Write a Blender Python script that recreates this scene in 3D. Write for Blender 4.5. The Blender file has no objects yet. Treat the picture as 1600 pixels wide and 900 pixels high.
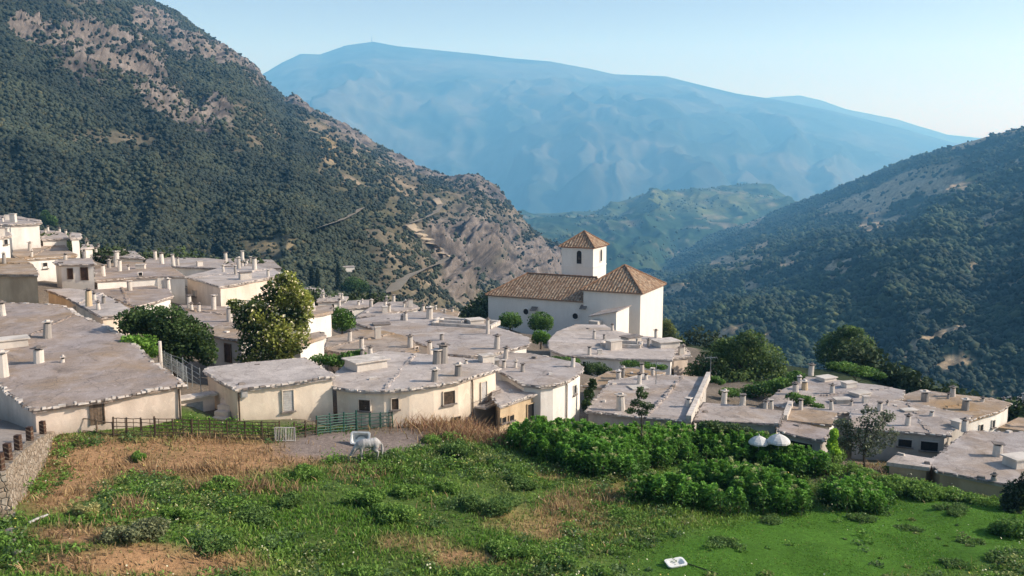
import bpy, bmesh, math, random
import numpy as np
from mathutils import Vector, Matrix, noise
from mathutils.bvhtree import BVHTree
from mathutils.geometry import delaunay_2d_cdt

random.seed(7); rng = np.random.default_rng(7)
scene = bpy.context.scene
COL = scene.collection
F = 1386.0; PITCH = math.radians(7.8)
CP, SP = math.cos(PITCH), math.sin(PITCH)

# ------------------------------------------------------------------ geometry helpers
def ray(px, py):
    """direction (unit world-Y) from the viewpoint, photo pixels 1600x900"""
    a, b = (px - 800) / F, -(py - 450) / F
    y = CP + SP * b; z = -SP + CP * b
    return Vector((a / y, 1.0, z / y))
def at(px, py, d): return ray(px, py) * d
def on_plane(px, py, z0, y0=0.0, gy=0.0, x0=0.0, gx=0.0):
    r = ray(px, py)
    k = (z0 - gy * y0 - gx * x0) / (r.z - gy - gx * r.x)
    return r * k
def proj(x, y, z):
    yc = y * CP - z * SP; zc = y * SP + z * CP
    return 800 + F * x / yc, 450 - F * zc / yc

def tag(o, label=None, cat=None, group=None, kind=None):
    for k, v in (('label', label), ('category', cat), ('group', group), ('kind', kind)):
        if v: o[k] = v
    return o
def link(o, parent=None):
    COL.objects.link(o)
    if parent: o.parent = parent
    return o
def empty(name, loc, rz=0.0):
    o = bpy.data.objects.new(name, None); o.empty_display_size = .3
    o.location = loc; o.rotation_euler.z = rz
    return link(o)

class MB:
    """collects faces for ONE mesh object"""
    def __init__(s): s.v = []; s.f = []; s.m = []; s.mi = 0
    def add(s, vs, fs):
        n = len(s.v); s.v += [tuple(v) for v in vs]
        s.f += [tuple(i + n for i in f) for f in fs]; s.m += [s.mi] * len(fs)
    def box(s, c, sx, sy, sz, M=None, taper=1.0):
        """box standing on c (base centre)"""
        vs = []
        for k, t in ((0, 1), (1, taper)):
            for i, j in ((-1, -1), (1, -1), (1, 1), (-1, 1)):
                vs.append(Vector((i * sx / 2 * t, j * sy / 2 * t, k * sz)))
        c = Vector(c)
        vs = [(M @ v if M else v) + c for v in vs]
        s.add(vs, [(3, 2, 1, 0), (4, 5, 6, 7), (0, 1, 5, 4), (1, 2, 6, 5), (2, 3, 7, 6), (3, 0, 4, 7)])
    def tube(s, pts, radii, n=6, cap=True):
        pts = [Vector(p) for p in pts]; rings = []
        for i, p in enumerate(pts):
            d = (pts[min(i + 1, len(pts) - 1)] - pts[max(i - 1, 0)])
            d = d.normalized() if d.length > 1e-9 else Vector((0, 0, 1))
            a = d.cross(Vector((0, 0, 1)) if abs(d.z) < .9 else Vector((1, 0, 0))).normalized(); b = d.cross(a)
            r = radii[i] if isinstance(radii, (list, tuple)) else radii
            rings.append([p + (a * math.cos(t) + b * math.sin(t)) * r for t in [2 * math.pi * k / n for k in range(n)]])
        vs = [v for r in rings for v in r]; fs = []
        for i in range(len(pts) - 1):
            for k in range(n):
                k2 = (k + 1) % n
                fs.append((i * n + k, i * n + k2, (i + 1) * n + k2, (i + 1) * n + k))
        if cap: fs += [tuple(range(n - 1, -1, -1)), tuple((len(pts) - 1) * n + k for k in range(n))]
        s.add(vs, fs)
    def prism(s, poly, z0, z1):
        n = len(poly)
        vs = [(p[0], p[1], z0) for p in poly] + [(p[0], p[1], z1) for p in poly]
        s.add(vs, [tuple(range(n - 1, -1, -1)), tuple(range(n, 2 * n))] + [(i, (i + 1) % n, n + (i + 1) % n, n + i) for i in range(n)])
    def build(s, name, mats, parent=None, smooth=False, origin=None):
        me = bpy.data.meshes.new(name)
        off = Vector(origin) if origin is not None else Vector()
        if parent is not None and origin is None:
            off = parent_world(parent)
        me.from_pydata([tuple(Vector(v) - off) for v in s.v], [], s.f)
        for m in (mats if isinstance(mats, (list, tuple)) else [mats]): me.materials.append(m)
        me.polygons.foreach_set('material_index', s.m)
        if smooth: me.polygons.foreach_set('use_smooth', [True] * len(s.f))
        me.update()
        o = bpy.data.objects.new(name, me)
        if parent is None: o.location = off
        return link(o, parent)
def parent_world(p):
    v = Vector()
    while p is not None: v = v + p.location; p = p.parent
    return v

def np_mesh(name, V, Fc, mats, parent=None, color=None, smooth=False, origin=None, mi=None):
    """mesh from arrays V (n,3), Fc (m,k); colour per vertex -> attribute 'tint'"""
    V = np.asarray(V, dtype=np.float32).copy(); Fc = np.asarray(Fc, dtype=np.int32)
    off = Vector(origin) if origin is not None else (parent_world(parent) if parent is not None else Vector())
    V -= np.array(off, dtype=np.float32)
    me = bpy.data.meshes.new(name)
    me.vertices.add(len(V)); me.vertices.foreach_set('co', V.ravel())
    k = Fc.shape[1]
    me.loops.add(Fc.size); me.loops.foreach_set('vertex_index', Fc.ravel())
    me.polygons.add(len(Fc)); me.polygons.foreach_set('loop_start', np.arange(0, Fc.size, k, dtype=np.int32))
    me.polygons.foreach_set('loop_total', np.full(len(Fc), k, dtype=np.int32))
    if smooth: me.polygons.foreach_set('use_smooth', np.ones(len(Fc), dtype=bool))
    for m in (mats if isinstance(mats, (list, tuple)) else [mats]): me.materials.append(m)
    if mi is not None: me.polygons.foreach_set('material_index', np.asarray(mi, dtype=np.int32))
    me.update(calc_edges=True)
    if color is not None:
        a = me.attributes.new('tint', 'FLOAT_COLOR', 'POINT')
        c = np.ones((len(V), 4), dtype=np.float32); c[:, :3] = color
        a.data.foreach_set('color', c.ravel())
    o = bpy.data.objects.new(name, me)
    if parent is None: o.location = off
    return link(o, parent)

# ------------------------------------------------------------------ materials
def srgb(r, g, b):
    return tuple((c / 255 / 12.92) if c / 255 <= .04045 else ((c / 255 + .055) / 1.055) ** 2.4 for c in (r, g, b))
class NT:
    def __init__(s, name):
        s.mat = bpy.data.materials.new(name); s.mat.use_nodes = True
        s.t = s.mat.node_tree; s.t.nodes.clear()
        s.out = s.n('ShaderNodeOutputMaterial')
    def n(s, kind, **kw):
        nd = s.t.nodes.new(kind)
        for k, v in kw.items():
            if k.startswith('_'): setattr(nd, k[1:], v)
            else: s.set(nd, k, v)
        return nd
    def set(s, nd, k, v):
        sock = nd.inputs[int(k[1:])] if (k[0] == 'i' and k[1:].isdigit()) else nd.inputs[k.replace('__', ' ')]
        if isinstance(v, bpy.types.NodeSocket): s.t.links.new(v, sock)
        elif isinstance(v, (tuple, list)) and len(v) == 3 and sock.type == 'RGBA': sock.default_value = (*v, 1)
        else: sock.default_value = v
    def pos(s):
        return s.n('ShaderNodeNewGeometry').outputs['Position']
    def noise(s, scale, detail=4, rough=.55, vec=None, dist=0.0):
        return s.n('ShaderNodeTexNoise', Vector=vec if vec is not None else s.pos(), Scale=scale, Detail=detail, Roughness=rough, Distortion=dist).outputs['Fac']
    def ramp(s, fac, stops):
        r = s.n('ShaderNodeValToRGB'); cr = r.color_ramp
        while len(cr.elements) < len(stops): cr.elements.new(.5)
        for e, (p, c) in zip(cr.elements, stops):
            e.position = p; e.color = (*c, 1) if not isinstance(c, (int, float)) else (c, c, c, 1)
        s.t.links.new(fac, r.inputs[0]); return r.outputs[0]
    def mix(s, f, a, b, mode='MIX'):
        m = s.n('ShaderNodeMix', _data_type='RGBA', _blend_type=mode)
        for i, v in ((0, f), (6, a), (7, b)):
            if isinstance(v, bpy.types.NodeSocket): s.t.links.new(v, m.inputs[i])
            elif isinstance(v, (tuple, list)): m.inputs[i].default_value = (*v, 1)
            else: m.inputs[i].default_value = v
        return m.outputs[2]
    def math(s, op, a, b=0.0):
        m = s.n('ShaderNodeMath', _operation=op)
        for i, v in ((0, a), (1, b)):
            if isinstance(v, bpy.types.NodeSocket): s.t.links.new(v, m.inputs[i])
            else: m.inputs[i].default_value = v
        return m.outputs[0]
    def attr(s, name='tint'):
        return s.n('ShaderNodeAttribute', _attribute_name=name).outputs['Color']
    def bump(s, h, strength=.4, dist=.05):
        return s.n('ShaderNodeBump', Strength=strength, Distance=dist, Height=h).outputs['Normal']
    def finish(s, color, rough=.9, normal=None, spec=.2, trans=0.0):
        b = s.n('ShaderNodeBsdfPrincipled', Base__Color=color, Roughness=rough, Specular__IOR__Level=spec)
        if normal is not None: s.set(b, 'Normal', normal)
        sh = b.outputs[0]
        if trans:
            t = s.n('ShaderNodeBsdfTranslucent', Color=color)
            sh = s.n('ShaderNodeMixShader', Fac=trans, i1=sh, i2=t.outputs[0]).outputs[0]
        s.t.links.new(sh, s.out.inputs['Surface']); return s.mat

def plaster(name, base, stain, amount=.5, rough_bump=.35):
    t = NT(name); p = t.pos()
    st = t.n('ShaderNodeMapping', Vector=p); st.inputs['Scale'].default_value = (1, 1, .35)
    big = t.noise(.55, 5, .6, st.outputs[0]); fine = t.noise(6, 4, .6)
    m = t.ramp(big, [(.42, 0.0), (.72, amount)])
    c = t.mix(m, base, stain)
    sv = t.n('ShaderNodeMapping', Vector=p); sv.inputs['Scale'].default_value = (1.2, 1.2, .30)
    c = t.mix(t.ramp(t.noise(1.0, 4, .6, sv.outputs[0]), [(.50, 0.0), (.75, amount * .5)]), c, tuple(x * .8 for x in stain))
    c = t.mix(t.ramp(t.noise(1.4, 3, .6, dist=1.0), [(.60, 0.0), (.66, amount * .5)]), c, tuple(min(.85, x * 1.12) for x in base))
    c = t.mix(t.ramp(fine, [(.3, .22), (.7, 0.0)]), c, tuple(x * .72 for x in base))
    oz = t.n('ShaderNodeSeparateXYZ', i0=t.n('ShaderNodeTexCoord').outputs['Object']).outputs[2]
    damp = t.math('ADD', t.math('MULTIPLY', oz, .55), t.math('MULTIPLY', t.noise(1.1, 5, .65), .8))
    c = t.mix(t.ramp(damp, [(.28, amount * .8), (.75, 0.0)]), c, tuple(x * .75 for x in stain))
    return t.finish(c, .95, t.bump(fine, rough_bump, .03), .1)
def clay(name, a, b, brown, amt, scale=.16):
    t = NT(name); p0 = t.pos()
    big = t.noise(scale, 6, .62, dist=.6); mid = t.noise(.8, 5, .65); fine = t.noise(9, 5, .7)
    c = t.mix(t.ramp(mid, [(.3, 0.0), (.7, 1.0)]), a, b)
    c = t.mix(t.ramp(big, [(.62 - amt, 0.0), (.80 - amt * .6, .9)]), c, brown)
    c = t.mix(t.ramp(fine, [(.25, .45), (.6, 0.0)]), c, tuple(x * .45 for x in a))
    sp = t.noise(2.3, 3, .5)
    c = t.mix(t.ramp(sp, [(.66, 0.0), (.74, .55)]), c, tuple(min(1, x * 1.35) for x in b))
    c = t.mix(t.ramp(t.noise(.33, 5, .7, dist=1.5), [(.52, 0.0), (.68, .50)]), c, tuple(x * .5 for x in a))
    c = t.mix(t.ramp(t.noise(1.2, 6, .75, dist=2.5), [(.57, 0.0), (.64, .35)]), c, tuple(x * .55 for x in brown))
    cr = t.n('ShaderNodeTexVoronoi', Vector=t.n('ShaderNodeVectorMath', i0=p0, i1=t.n('ShaderNodeTexNoise', Vector=p0, Scale=1.5, Detail=4.0).outputs['Color']).outputs[0], Scale=.42, _feature='DISTANCE_TO_EDGE').outputs['Distance']
    c = t.mix(t.ramp(cr, [(.0, .5), (.022, 0.0)]), c, tuple(x * .4 for x in a))
    c = t.mix(t.ramp(t.noise(.55, 4, .6, dist=.8), [(.50, 0.0), (.62, .35)]), c, tuple(min(.8, x * 1.22) for x in b))
    h = t.mix(.5, fine, mid)
    return t.finish(c, .97, t.bump(h, .8, .08), .08)
def flat_noise(name, a, b, scale=3.0, rough=.8, bump=.2, metal=0.0):
    t = NT(name); f = t.noise(scale, 4, .6)
    return t.finish(t.mix(t.ramp(f, [(.35, 0.0), (.68, 1.0)]), a, b), rough, t.bump(f, bump, .02), .25)
def leaf_mat(name, trans=.3, rough=.6, mult=1.0):
    t = NT(name); c = t.attr()
    if mult != 1: c = t.mix(1.0, c, (mult,) * 3, 'MULTIPLY')
    return t.finish(c, rough, None, .25, trans)

M = {}
M['white'] = plaster('whitewash', (.82, .77, .70), (.50, .45, .39), .6)
M['cream'] = plaster('cream_plaster', (.82, .70, .56), (.48, .39, .30), .7)
M['pink'] = plaster('pinkish_plaster', (.78, .65, .54), (.45, .36, .29), .7)
M['ochre'] = plaster('ochre_plaster', (.60, .47, .31), (.30, .2, .12), .7)
M['grey'] = plaster('grey_render', (.52, .48, .43), (.25, .23, .21), .7)
M['adobe'] = plaster('adobe_wall', (.56, .41, .27), (.30, .21, .13), .8)
M['church'] = plaster('church_whitewash', (.78, .73, .66), (.60, .55, .48), .4, .2)
M['r_grey'] = clay('grey_clay_roof', (.35, .305, .285), (.48, .43, .40), (.36, .27, .19), .17)
M['r_lilac'] = clay('lilac_clay_roof', (.31, .265, .25), (.41, .355, .335), (.36, .25, .15), .24)
M['r_brown'] = clay('brown_clay_roof', (.32, .265, .225), (.44, .37, .315), (.38, .25, .13), .26)
M['r_pale'] = clay('pale_clay_roof', (.43, .38, .35), (.55, .49, .45), (.41, .33, .26), .18)
M['slate'] = flat_noise('slate_slab', (.13, .11, .10), (.27, .23, .20), 2.5)
M['lime'] = flat_noise('limewashed_slab', (.40, .35, .30), (.70, .63, .56), 1.8)
M['chim'] = plaster('chimney_plaster', (.66, .60, .53), (.34, .30, .26), .8)
M['chim_grey'] = plaster('chimney_grey', (.34, .31, .28), (.2, .18, .16), .8)
M['dark'] = flat_noise('dark_opening', (.012, .011, .012), (.03, .027, .026), 3, .5)
M['wood'] = flat_noise('dark_wood', (.045, .025, .018), (.10, .055, .035), 5)
M['oldwood'] = flat_noise('old_wood', (.10, .07, .05), (.22, .16, .11), 5)
M['shutter'] = flat_noise('grey_shutter', (.38, .36, .34), (.52, .50, .47), 4)
M['greymetal'] = flat_noise('grey_metal', (.20, .22, .22), (.32, .34, .34), 4, .5)
M['brownmetal'] = flat_noise('rusty_metal', (.035, .028, .022), (.11, .07, .045), 6, .6)
M['greenmetal'] = flat_noise('green_painted_metal', (.015, .06, .045), (.03, .10, .07), 6, .5)
M['whitemetal'] = flat_noise('white_paint', (.66, .66, .64), (.8, .8, .78), 4, .5)
M['bark'] = flat_noise('bark', (.06, .045, .03), (.15, .115, .08), 6, .95, .6)
M['leaf'] = leaf_mat('leaf', .35, .6, 2.0)
M['farleaf'] = leaf_mat('far_foliage', .1, .85, 1.15)
M['horse'] = flat_noise('horse_coat', (.27, .26, .255), (.50, .48, .455), 2.5, .8, .1)
M['mane'] = flat_noise('horse_mane', (.20, .18, .17), (.5, .47, .44), 6, .9, .3)
M['hoof'] = flat_noise('hoof', (.04, .035, .03), (.08, .07, .06), 6)
M['canvas'] = flat_noise('white_canvas', (.50, .49, .47), (.64, .63, .60), 2, .8, .1)
M['tub'] = flat_noise('white_enamel', (.62, .62, .58), (.8, .8, .77), 3, .4, .05)
M['stone'] = flat_noise('field_stone', (.15, .13, .11), (.32, .28, .24), 1.6, .95, .4)
M['wire'] = flat_noise('cable', (.02, .02, .02), (.04, .04, .04), 3)
def tiles():
    t = NT('clay_barrel_tiles'); p = t.n('ShaderNodeTexCoord').outputs['UV']
    v = t.n('ShaderNodeTexVoronoi', Vector=p, Scale=1.0, Randomness=.35)
    hue = v.outputs['Color']
    sep = t.n('ShaderNodeSeparateColor', i0=hue).outputs[0]
    c = t.ramp(sep, [(0.0, (.17, .105, .07)), (.3, (.31, .185, .11)), (.6, (.43, .29, .185)), (.85, (.52, .41, .29)), (1.0, (.24, .18, .13))])
    dirt = t.noise(1.3, 6, .75)
    c = t.mix(t.ramp(dirt, [(.38, 0.0), (.66, .75)]), c, (.16, .12, .085))
    w = t.n('ShaderNodeTexWave', Vector=p, Scale=.16, Distortion=.6, Detail=2.0, _bands_direction='X')
    c = t.mix(t.ramp(w.outputs['Fac'], [(.05, .5), (.45, 0.0)]), c, (.07, .045, .03))
    h = t.mix(.4, w.outputs['Fac'], v.outputs['Distance'])
    return t.finish(c, .9, t.bump(h, .9, .12), .1)
M['tiles'] = tiles()
M['ridge'] = flat_noise('ridge_tile', (.16, .09, .055), (.34, .2, .12), 3)
SKY_STRENGTH, SUN_STRENGTH = 0.17, 5.0
HAZE_COL, HAZE_DENS, HAZE_GLOW = (.24, .60, 1.0), 1.1e-4, (.04, .17, .335)
# ------------------------------------------------------------------ world, light, camera, haze
SUN_EL, SUN_AZ = math.radians(31), math.radians(-2)      # azimuth: 0 = +X, towards +Y
w = bpy.data.worlds.new('World'); scene.world = w; w.use_nodes = True
nt = w.node_tree; bg = nt.nodes['Background']
sky = nt.nodes.new('ShaderNodeTexSky'); sky.sky_type = 'NISHITA'; sky.sun_disc = False
sky.sun_elevation = SUN_EL; sky.sun_rotation = math.pi / 2 - SUN_AZ
sky.air_density = 1.0; sky.dust_density = 1.6; sky.ozone_density = 1.0; sky.altitude = 300
nt.links.new(sky.outputs[0], bg.inputs[0]); bg.inputs[1].default_value = SKY_STRENGTH
sl = bpy.data.lights.new('sun', 'SUN'); sl.energy = SUN_STRENGTH; sl.angle = math.radians(.5); sl.color = (1, .92, .81)
so = bpy.data.objects.new('sun', sl); link(so)
sdir = Vector((math.cos(SUN_EL) * math.cos(SUN_AZ), math.cos(SUN_EL) * math.sin(SUN_AZ), math.sin(SUN_EL)))
so.rotation_euler = sdir.to_track_quat('Z', 'Y').to_euler(); so.location = (60, 20, 60)
cam = bpy.data.cameras.new('camera'); co = bpy.data.objects.new('camera', cam); link(co)
cam.sensor_width = 36; cam.lens = 36 * F / 1600; cam.clip_start = .5; cam.clip_end = 120000
co.rotation_euler = (math.pi / 2 - PITCH, 0, 0); scene.camera = co
scene.view_settings.view_transform = 'Standard'; scene.view_settings.look = 'None'; scene.view_settings.exposure = 0
scene.render.engine = 'CYCLES'
cy = scene.cycles
cy.max_bounces = 6; cy.diffuse_bounces = 3; cy.glossy_bounces = 2; cy.transmission_bounces = 3; cy.volume_bounces = 0; cy.transparent_max_bounces = 8
cy.use_denoising = True; cy.use_adaptive_sampling = True; cy.adaptive_threshold = 0.02; cy.caustics_reflective = False; cy.caustics_refractive = False
cy.sample_clamp_indirect = 4.0

t = NT('air_haze')
vs = t.n('ShaderNodeVolumeScatter', Color=HAZE_COL, Density=HAZE_DENS, Anisotropy=.2)
em = t.n('ShaderNodeEmission', Color=HAZE_GLOW, Strength=HAZE_DENS)      # added glow standing in for skylight scattered many times inside the haze
t.t.links.new(t.n('ShaderNodeAddShader', i0=vs.outputs[0], i1=em.outputs[0]).outputs[0], t.out.inputs['Volume'])
b = MB(); prof = [(-3000, -600), (14500, -600), (14500, 1900), (9000, 1400), (3500, 850), (0, 560), (-3000, 520)]
n = len(prof); vs_ = [(x, y, z) for x in (-30000, 30000) for y, z in prof]
b.add(vs_, [tuple(range(n - 1, -1, -1)), tuple(range(n, 2 * n))] + [(i, (i + 1) % n, n + (i + 1) % n, n + i) for i in range(n)])
tag(b.build('sky', t.mat), kind='structure')  # box of haze volume around the scene, with its own added glow

# ------------------------------------------------------------------ numpy noise
def vnoise(x, y, seed=0):
    """smooth value noise on arrays"""
    xi, yi = np.floor(x).astype(np.int64), np.floor(y).astype(np.int64); xf, yf = x - xi, y - yi
    def h(a, b):
        n = (a * 374761393 + b * 668265263 + seed * 1442695041) & 0xffffffff
        n = ((n ^ (n >> 13)) * 1274126177) & 0xffffffff
        return ((n ^ (n >> 16)) & 0xffff) / 65535.0
    u, v = xf * xf * (3 - 2 * xf), yf * yf * (3 - 2 * yf)
    return (h(xi, yi) * (1 - u) + h(xi + 1, yi) * u) * (1 - v) + (h(xi, yi + 1) * (1 - u) + h(xi + 1, yi + 1) * u) * v
def fbm(x, y, oct=5, seed=0, gain=.5, ridged=False):
    s, a, tot = 0, 1.0, 0
    for o in range(oct):
        n = vnoise(x * 2 ** o + 17.3 * o, y * 2 ** o - 9.1 * o, seed + o)
        if ridged: n = 1 - np.abs(2 * n - 1)
        s = s + a * n; tot += a; a *= gain
    return s / tot
def ell(px, py, cx, cy, rx, ry, ang=0.0, soft=.35):
    c, s_ = math.cos(math.radians(ang)), math.sin(math.radians(ang))
    dx, dy = px - cx, py - cy
    r = np.sqrt(((dx * c + dy * s_) / rx) ** 2 + ((-dx * s_ + dy * c) / ry) ** 2)
    return np.clip((1 + soft - r) / (2 * soft), 0, 1)

def loft(name, rows, nu, nv, amp, mat, colour, power=1.6, freq=(14, 9), ridged=.5, seed=1, edge=.25, rock=None, fine=.2, spur=0.0, ebase=.3):
    """hillside between control lines: rows = [(ridge ...), ..., (foot ...)], each a list of (px, py, depth)"""
    t = np.linspace(0, 1, nu); lines = []
    x0, x1 = rows[0][0][0], rows[0][-1][0]
    for r in rows:
        P = np.array([tuple(at(*p)) for p in r]); px = np.array([p[0] for p in r], dtype=float)
        tt = (px - px[0]) / (px[-1] - px[0])
        L = np.stack([np.interp(t, tt, P[:, k]) for k in range(3)], 1)
        lines.append(L)
    u = np.linspace(0, 1, nv) ** power            # 0 foot .. 1 ridge
    foot, ridge = lines[-1], lines[0]
    if len(lines) == 2:
        G = foot[None] * (1 - u)[:, None, None] + ridge[None] * u[:, None, None]
    else:
        k = np.linspace(0, 1, len(lines)); G = np.zeros((nv, nu, 3)); LL = np.array(lines[::-1])
        for j, uu in enumerate(u):
            i = min(int(uu * (len(lines) - 1)), len(lines) - 2); f = uu * (len(lines) - 1) - i
            G[j] = LL[i] * (1 - f) + LL[i + 1] * f
    du = np.gradient(G, axis=1); dv = np.gradient(G, axis=0)
    N = np.cross(du, dv); N /= np.linalg.norm(N, axis=2, keepdims=True) + 1e-9
    N[N[..., 2] < 0] *= -1
    X, Y, Z = G[..., 0], G[..., 1], G[..., 2]
    L = amp
    n1 = fbm(X / (L * 7) + 3, (Y + Z) / (L * 7), 6, seed, .52) - .5
    n2 = fbm(X / (L * 5), (Y + Z) / (L * 5), 5, seed + 9, .5, True) - .6
    tt = np.broadcast_to(t[None], X.shape); uu = np.broadcast_to(u[:, None], X.shape)
    sp = fbm(tt * freq[0] + 1.5 * n1, uu * 1.6 + tt * 2, 4, seed + 20, .45, True) - .6
    h = (n1 * (1 - ridged) + n2 * ridged) * 2 * amp + spur * sp * amp * 2
    h += fine * amp * (fbm(X / (L * .7), (Y + 1.7 * Z) / (L * .7), 4, seed + 31) - .5)
    wgt = edge + (1 - edge) * np.clip(np.minimum(uu / .08 + .3, (1 - uu) / (.10 if ebase > .1 else .5)), 0, 1)
    yc = Y * CP - Z * SP; PX = 800 + F * X / yc; PY = 450 - F * (Y * SP + Z * CP) / yc
    rk = None
    if rock is not None:
        rk = rock(PX, PY)
        cr = fbm(X / 34, (Y * .4 + Z) / 40, 5, seed + 50, .6, True) - .55
        h = h + rk * cr * 52 * (1 - .8 * np.clip((uu - .55) / .35, 0, 1) * np.clip((PX - 430) / 60, 0, 1))
    G = G + N * (h * wgt)[..., None]
    X, Y, Z = G[..., 0], G[..., 1], G[..., 2]
    yc = Y * CP - Z * SP; PX = 800 + F * X / yc; PY = 450 - F * (Y * SP + Z * CP) / yc
    C = colour(X, Y, Z, PX, PY, rk, tt, uu)
    i = np.arange(nu * nv).reshape(nv, nu)
    Fc = np.stack([i[:-1, :-1], i[:-1, 1:], i[1:, 1:], i[1:, :-1]], -1).reshape(-1, 4)
    V = G.reshape(-1, 3)
    o = np_mesh(name, V, Fc, mat, color=C.reshape(-1, 3), smooth=True)
    tag(o, kind='structure')
    return dict(o=o, V=V, F=Fc, C=C.reshape(-1, 3), px=PX.ravel(), py=PY.ravel(), rk=None if rk is None else rk.ravel(),
                bvh=BVHTree.FromPolygons([tuple(v) for v in V], [tuple(f) for f in Fc]))
def mixc(a, b, f): return np.asarray(a) * (1 - f[..., None]) + np.asarray(b) * f[..., None]

def hill_mat(name, s1, s2, bump=.5, bd=1.0, dark=.35):
    t = NT(name); a = t.noise(s1, 6, .65); b_ = t.noise(s2, 5, .65)
    c = t.mix(1.0, t.attr(), t.ramp(a, [(.3, 1 - dark), (.7, 1 + dark * .8)]), 'MULTIPLY')
    c = t.mix(1.0, c, t.ramp(b_, [(.3, 1 - dark), (.7, 1 + dark * .6)]), 'MULTIPLY')
    return t.finish(c, 1.0, t.bump(a, bump, bd), .02)

ROCK, SOIL, SCRUB, DRY = (.185, .16, .142), (.33, .25, .165), (.036, .044, .030), (.22, .185, .105)

# far mountain -------------------------------------------------------
def col_far(X, Y, Z, PX, PY, rk, t, u):
    n = fbm(X / 900, Y / 900 + Z / 500, 5, 4); m = fbm(X / 420, Z / 420 + Y / 900, 5, 14)
    f = np.clip((n - .42) * 5, 0, 1)
    c = mixc((.075, .085, .075), (.025, .040, .035), f)
    return mixc(c, (.15, .14, .13), np.clip((m - .58) * 5, 0, 1) * .4)
far = loft('far_mountain', [
    [(120, 170, 12500), (330, 150, 12500), (405, 119, 12300), (440, 98, 12200), (470, 84, 12200), (500, 85, 12100), (540, 71, 12000), (583, 65, 12000), (620, 72, 12000), (690, 79, 12000), (740, 84, 12000),
     (800, 91, 12000), (860, 96, 12000), (920, 107, 12000), (960, 116, 12000), (1040, 119, 12000), (1100, 134, 12000), (1150, 146, 12000), (1210, 155, 12000), (1300, 173, 12000), (1400, 198, 12000), (1490, 223, 12000), (1750, 262, 12000)],
    [(120, 345, 7000), (700, 350, 6800), (1000, 352, 6600), (1300, 345, 6600), (1750, 330, 6600)]],
    460, 150, 260, hill_mat('far_hills', .004, .0011, .3, 20), col_far, power=1.2, freq=(9, 3), ridged=.55, seed=5, edge=.0, spur=1.7, fine=.12, ebase=.08)
loft('distant_ridge', [[(1000, 190, 19000), (1150, 158, 19000), (1215, 151, 19000), (1250, 149, 19000), (1285, 157, 19000), (1320, 170, 19000), (1400, 186, 19000), (1480, 210, 19000), (1700, 235, 19000)],
      [(1000, 320, 15000), (1700, 320, 15000)]], 160, 40, 120, hill_mat('distant_hills', .003, .001, .2, 20), col_far, seed=8, edge=.1)
mb = MB(); p = at(581, 67, 12000); mb.tube([p - Vector((0, 0, 20)), p + Vector((0, 0, 60))], [9, 4], 5); mb.tube([p + Vector((0, 0, 60)), p + Vector((0, 0, 105))], [4, 2], 5)
tag(mb.build('transmitter_mast', M['greymetal'], origin=p), 'thin transmitter mast on the summit of the hazy far mountain', 'mast')

# middle hills -------------------------------------------------------
def col_mid(X, Y, Z, PX, PY, rk, t, u):
    n = fbm(X / 160, Y / 300 + Z / 90, 5, 24); m = fbm(X / 60, Z / 40 + Y / 150, 4, 34)
    c = mixc((.03, .06, .035), (.10, .125, .06), np.clip((n - .48) * 4, 0, 1))
    c = mixc(c, (.26, .22, .16), np.clip((m - .60) * 6, 0, 1) * .7)
    return mixc(c, (.13, .15, .06), ell(PX, PY, 1080, 315, 110, 16) * .6)
mid = loft('middle_hills', [
    [(700, 352, 4095), (820, 334, 4200), (900, 333, 4305), (935, 329, 4305), (965, 317, 4200), (1000, 305, 4200), (1045, 299, 4305), (1090, 296, 4515), (1118, 297, 4725), (1145, 289, 4935), (1185, 291, 4935), (1222, 305, 4830), (1262, 322, 4725), (1420, 335, 4725)],
    [(700, 372, 3465), (830, 350, 3570), (900, 352, 3465), (960, 346, 3360), (1030, 330, 3465), (1100, 320, 3675), (1160, 318, 3885), (1222, 326, 3885), (1300, 345, 3780), (1420, 360, 3675)],
    [(700, 460, 1575), (830, 440, 1785), (900, 430, 1995), (1000, 425, 2310), (1100, 420, 2625), (1420, 420, 2625)]],
    280, 160, 55, hill_mat('mid_hills', .03, .008, .4, 4), col_mid, power=1.0, freq=(10, 3), ridged=.5, seed=15, edge=.06, spur=.8)

# left mountain ------------------------------------------------------
def rock_left(PX, PY):
    n = fbm(PX / 60., PY / 45., 4, 61)
    r = np.zeros_like(PX)
    for cx, cy_, rx, ry, a in ((165, 92, 95, 40, 22), (235, 140, 60, 30, 38), (300, 165, 60, 22, 35), (230, 45, 42, 20, 10), (330, 95, 75, 24, 18), (385, 120, 40, 22, 30), (130, 5, 40, 10, 10), (40, 45, 26, 10, 20),
                              (770, 420, 85, 65, 35), (700, 400, 60, 40, 30), (840, 415, 50, 35, 35), (770, 292, 40, 22, 30), (690, 265, 60, 16, 20), (560, 205, 60, 18, 30), (470, 168, 25, 14, 20), (620, 240, 50, 16, 25)):
        r = np.maximum(r, ell(PX, PY, cx, cy_, rx, ry, a, .5))
    r = np.clip(r * 1.9 * (n * 2.1 - .50), 0, 1)
    return r
def wood_left(PX, PY):
    bx = np.interp(PY, [0, 155, 245, 330, 420, 480], [600, 455, 500, 545, 590, 560])
    n = fbm(PX / 45., PY / 32., 4, 71)
    wd = np.clip((bx - PX) / 60 + .5, 0, 1)
    wd = np.clip(wd + (n - .62) * 1.3, 0, 1)
    for e in ((165, 295 - 80, 60, 12, 0), (358, 232, 38, 10, 35), (210, 220, 30, 9, 0), (410, 385, 50, 22, 10), (395, 195, 60, 30, 30)):
        wd = wd * (1 - .8 * ell(PX, PY, *e))
    return wd
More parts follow.
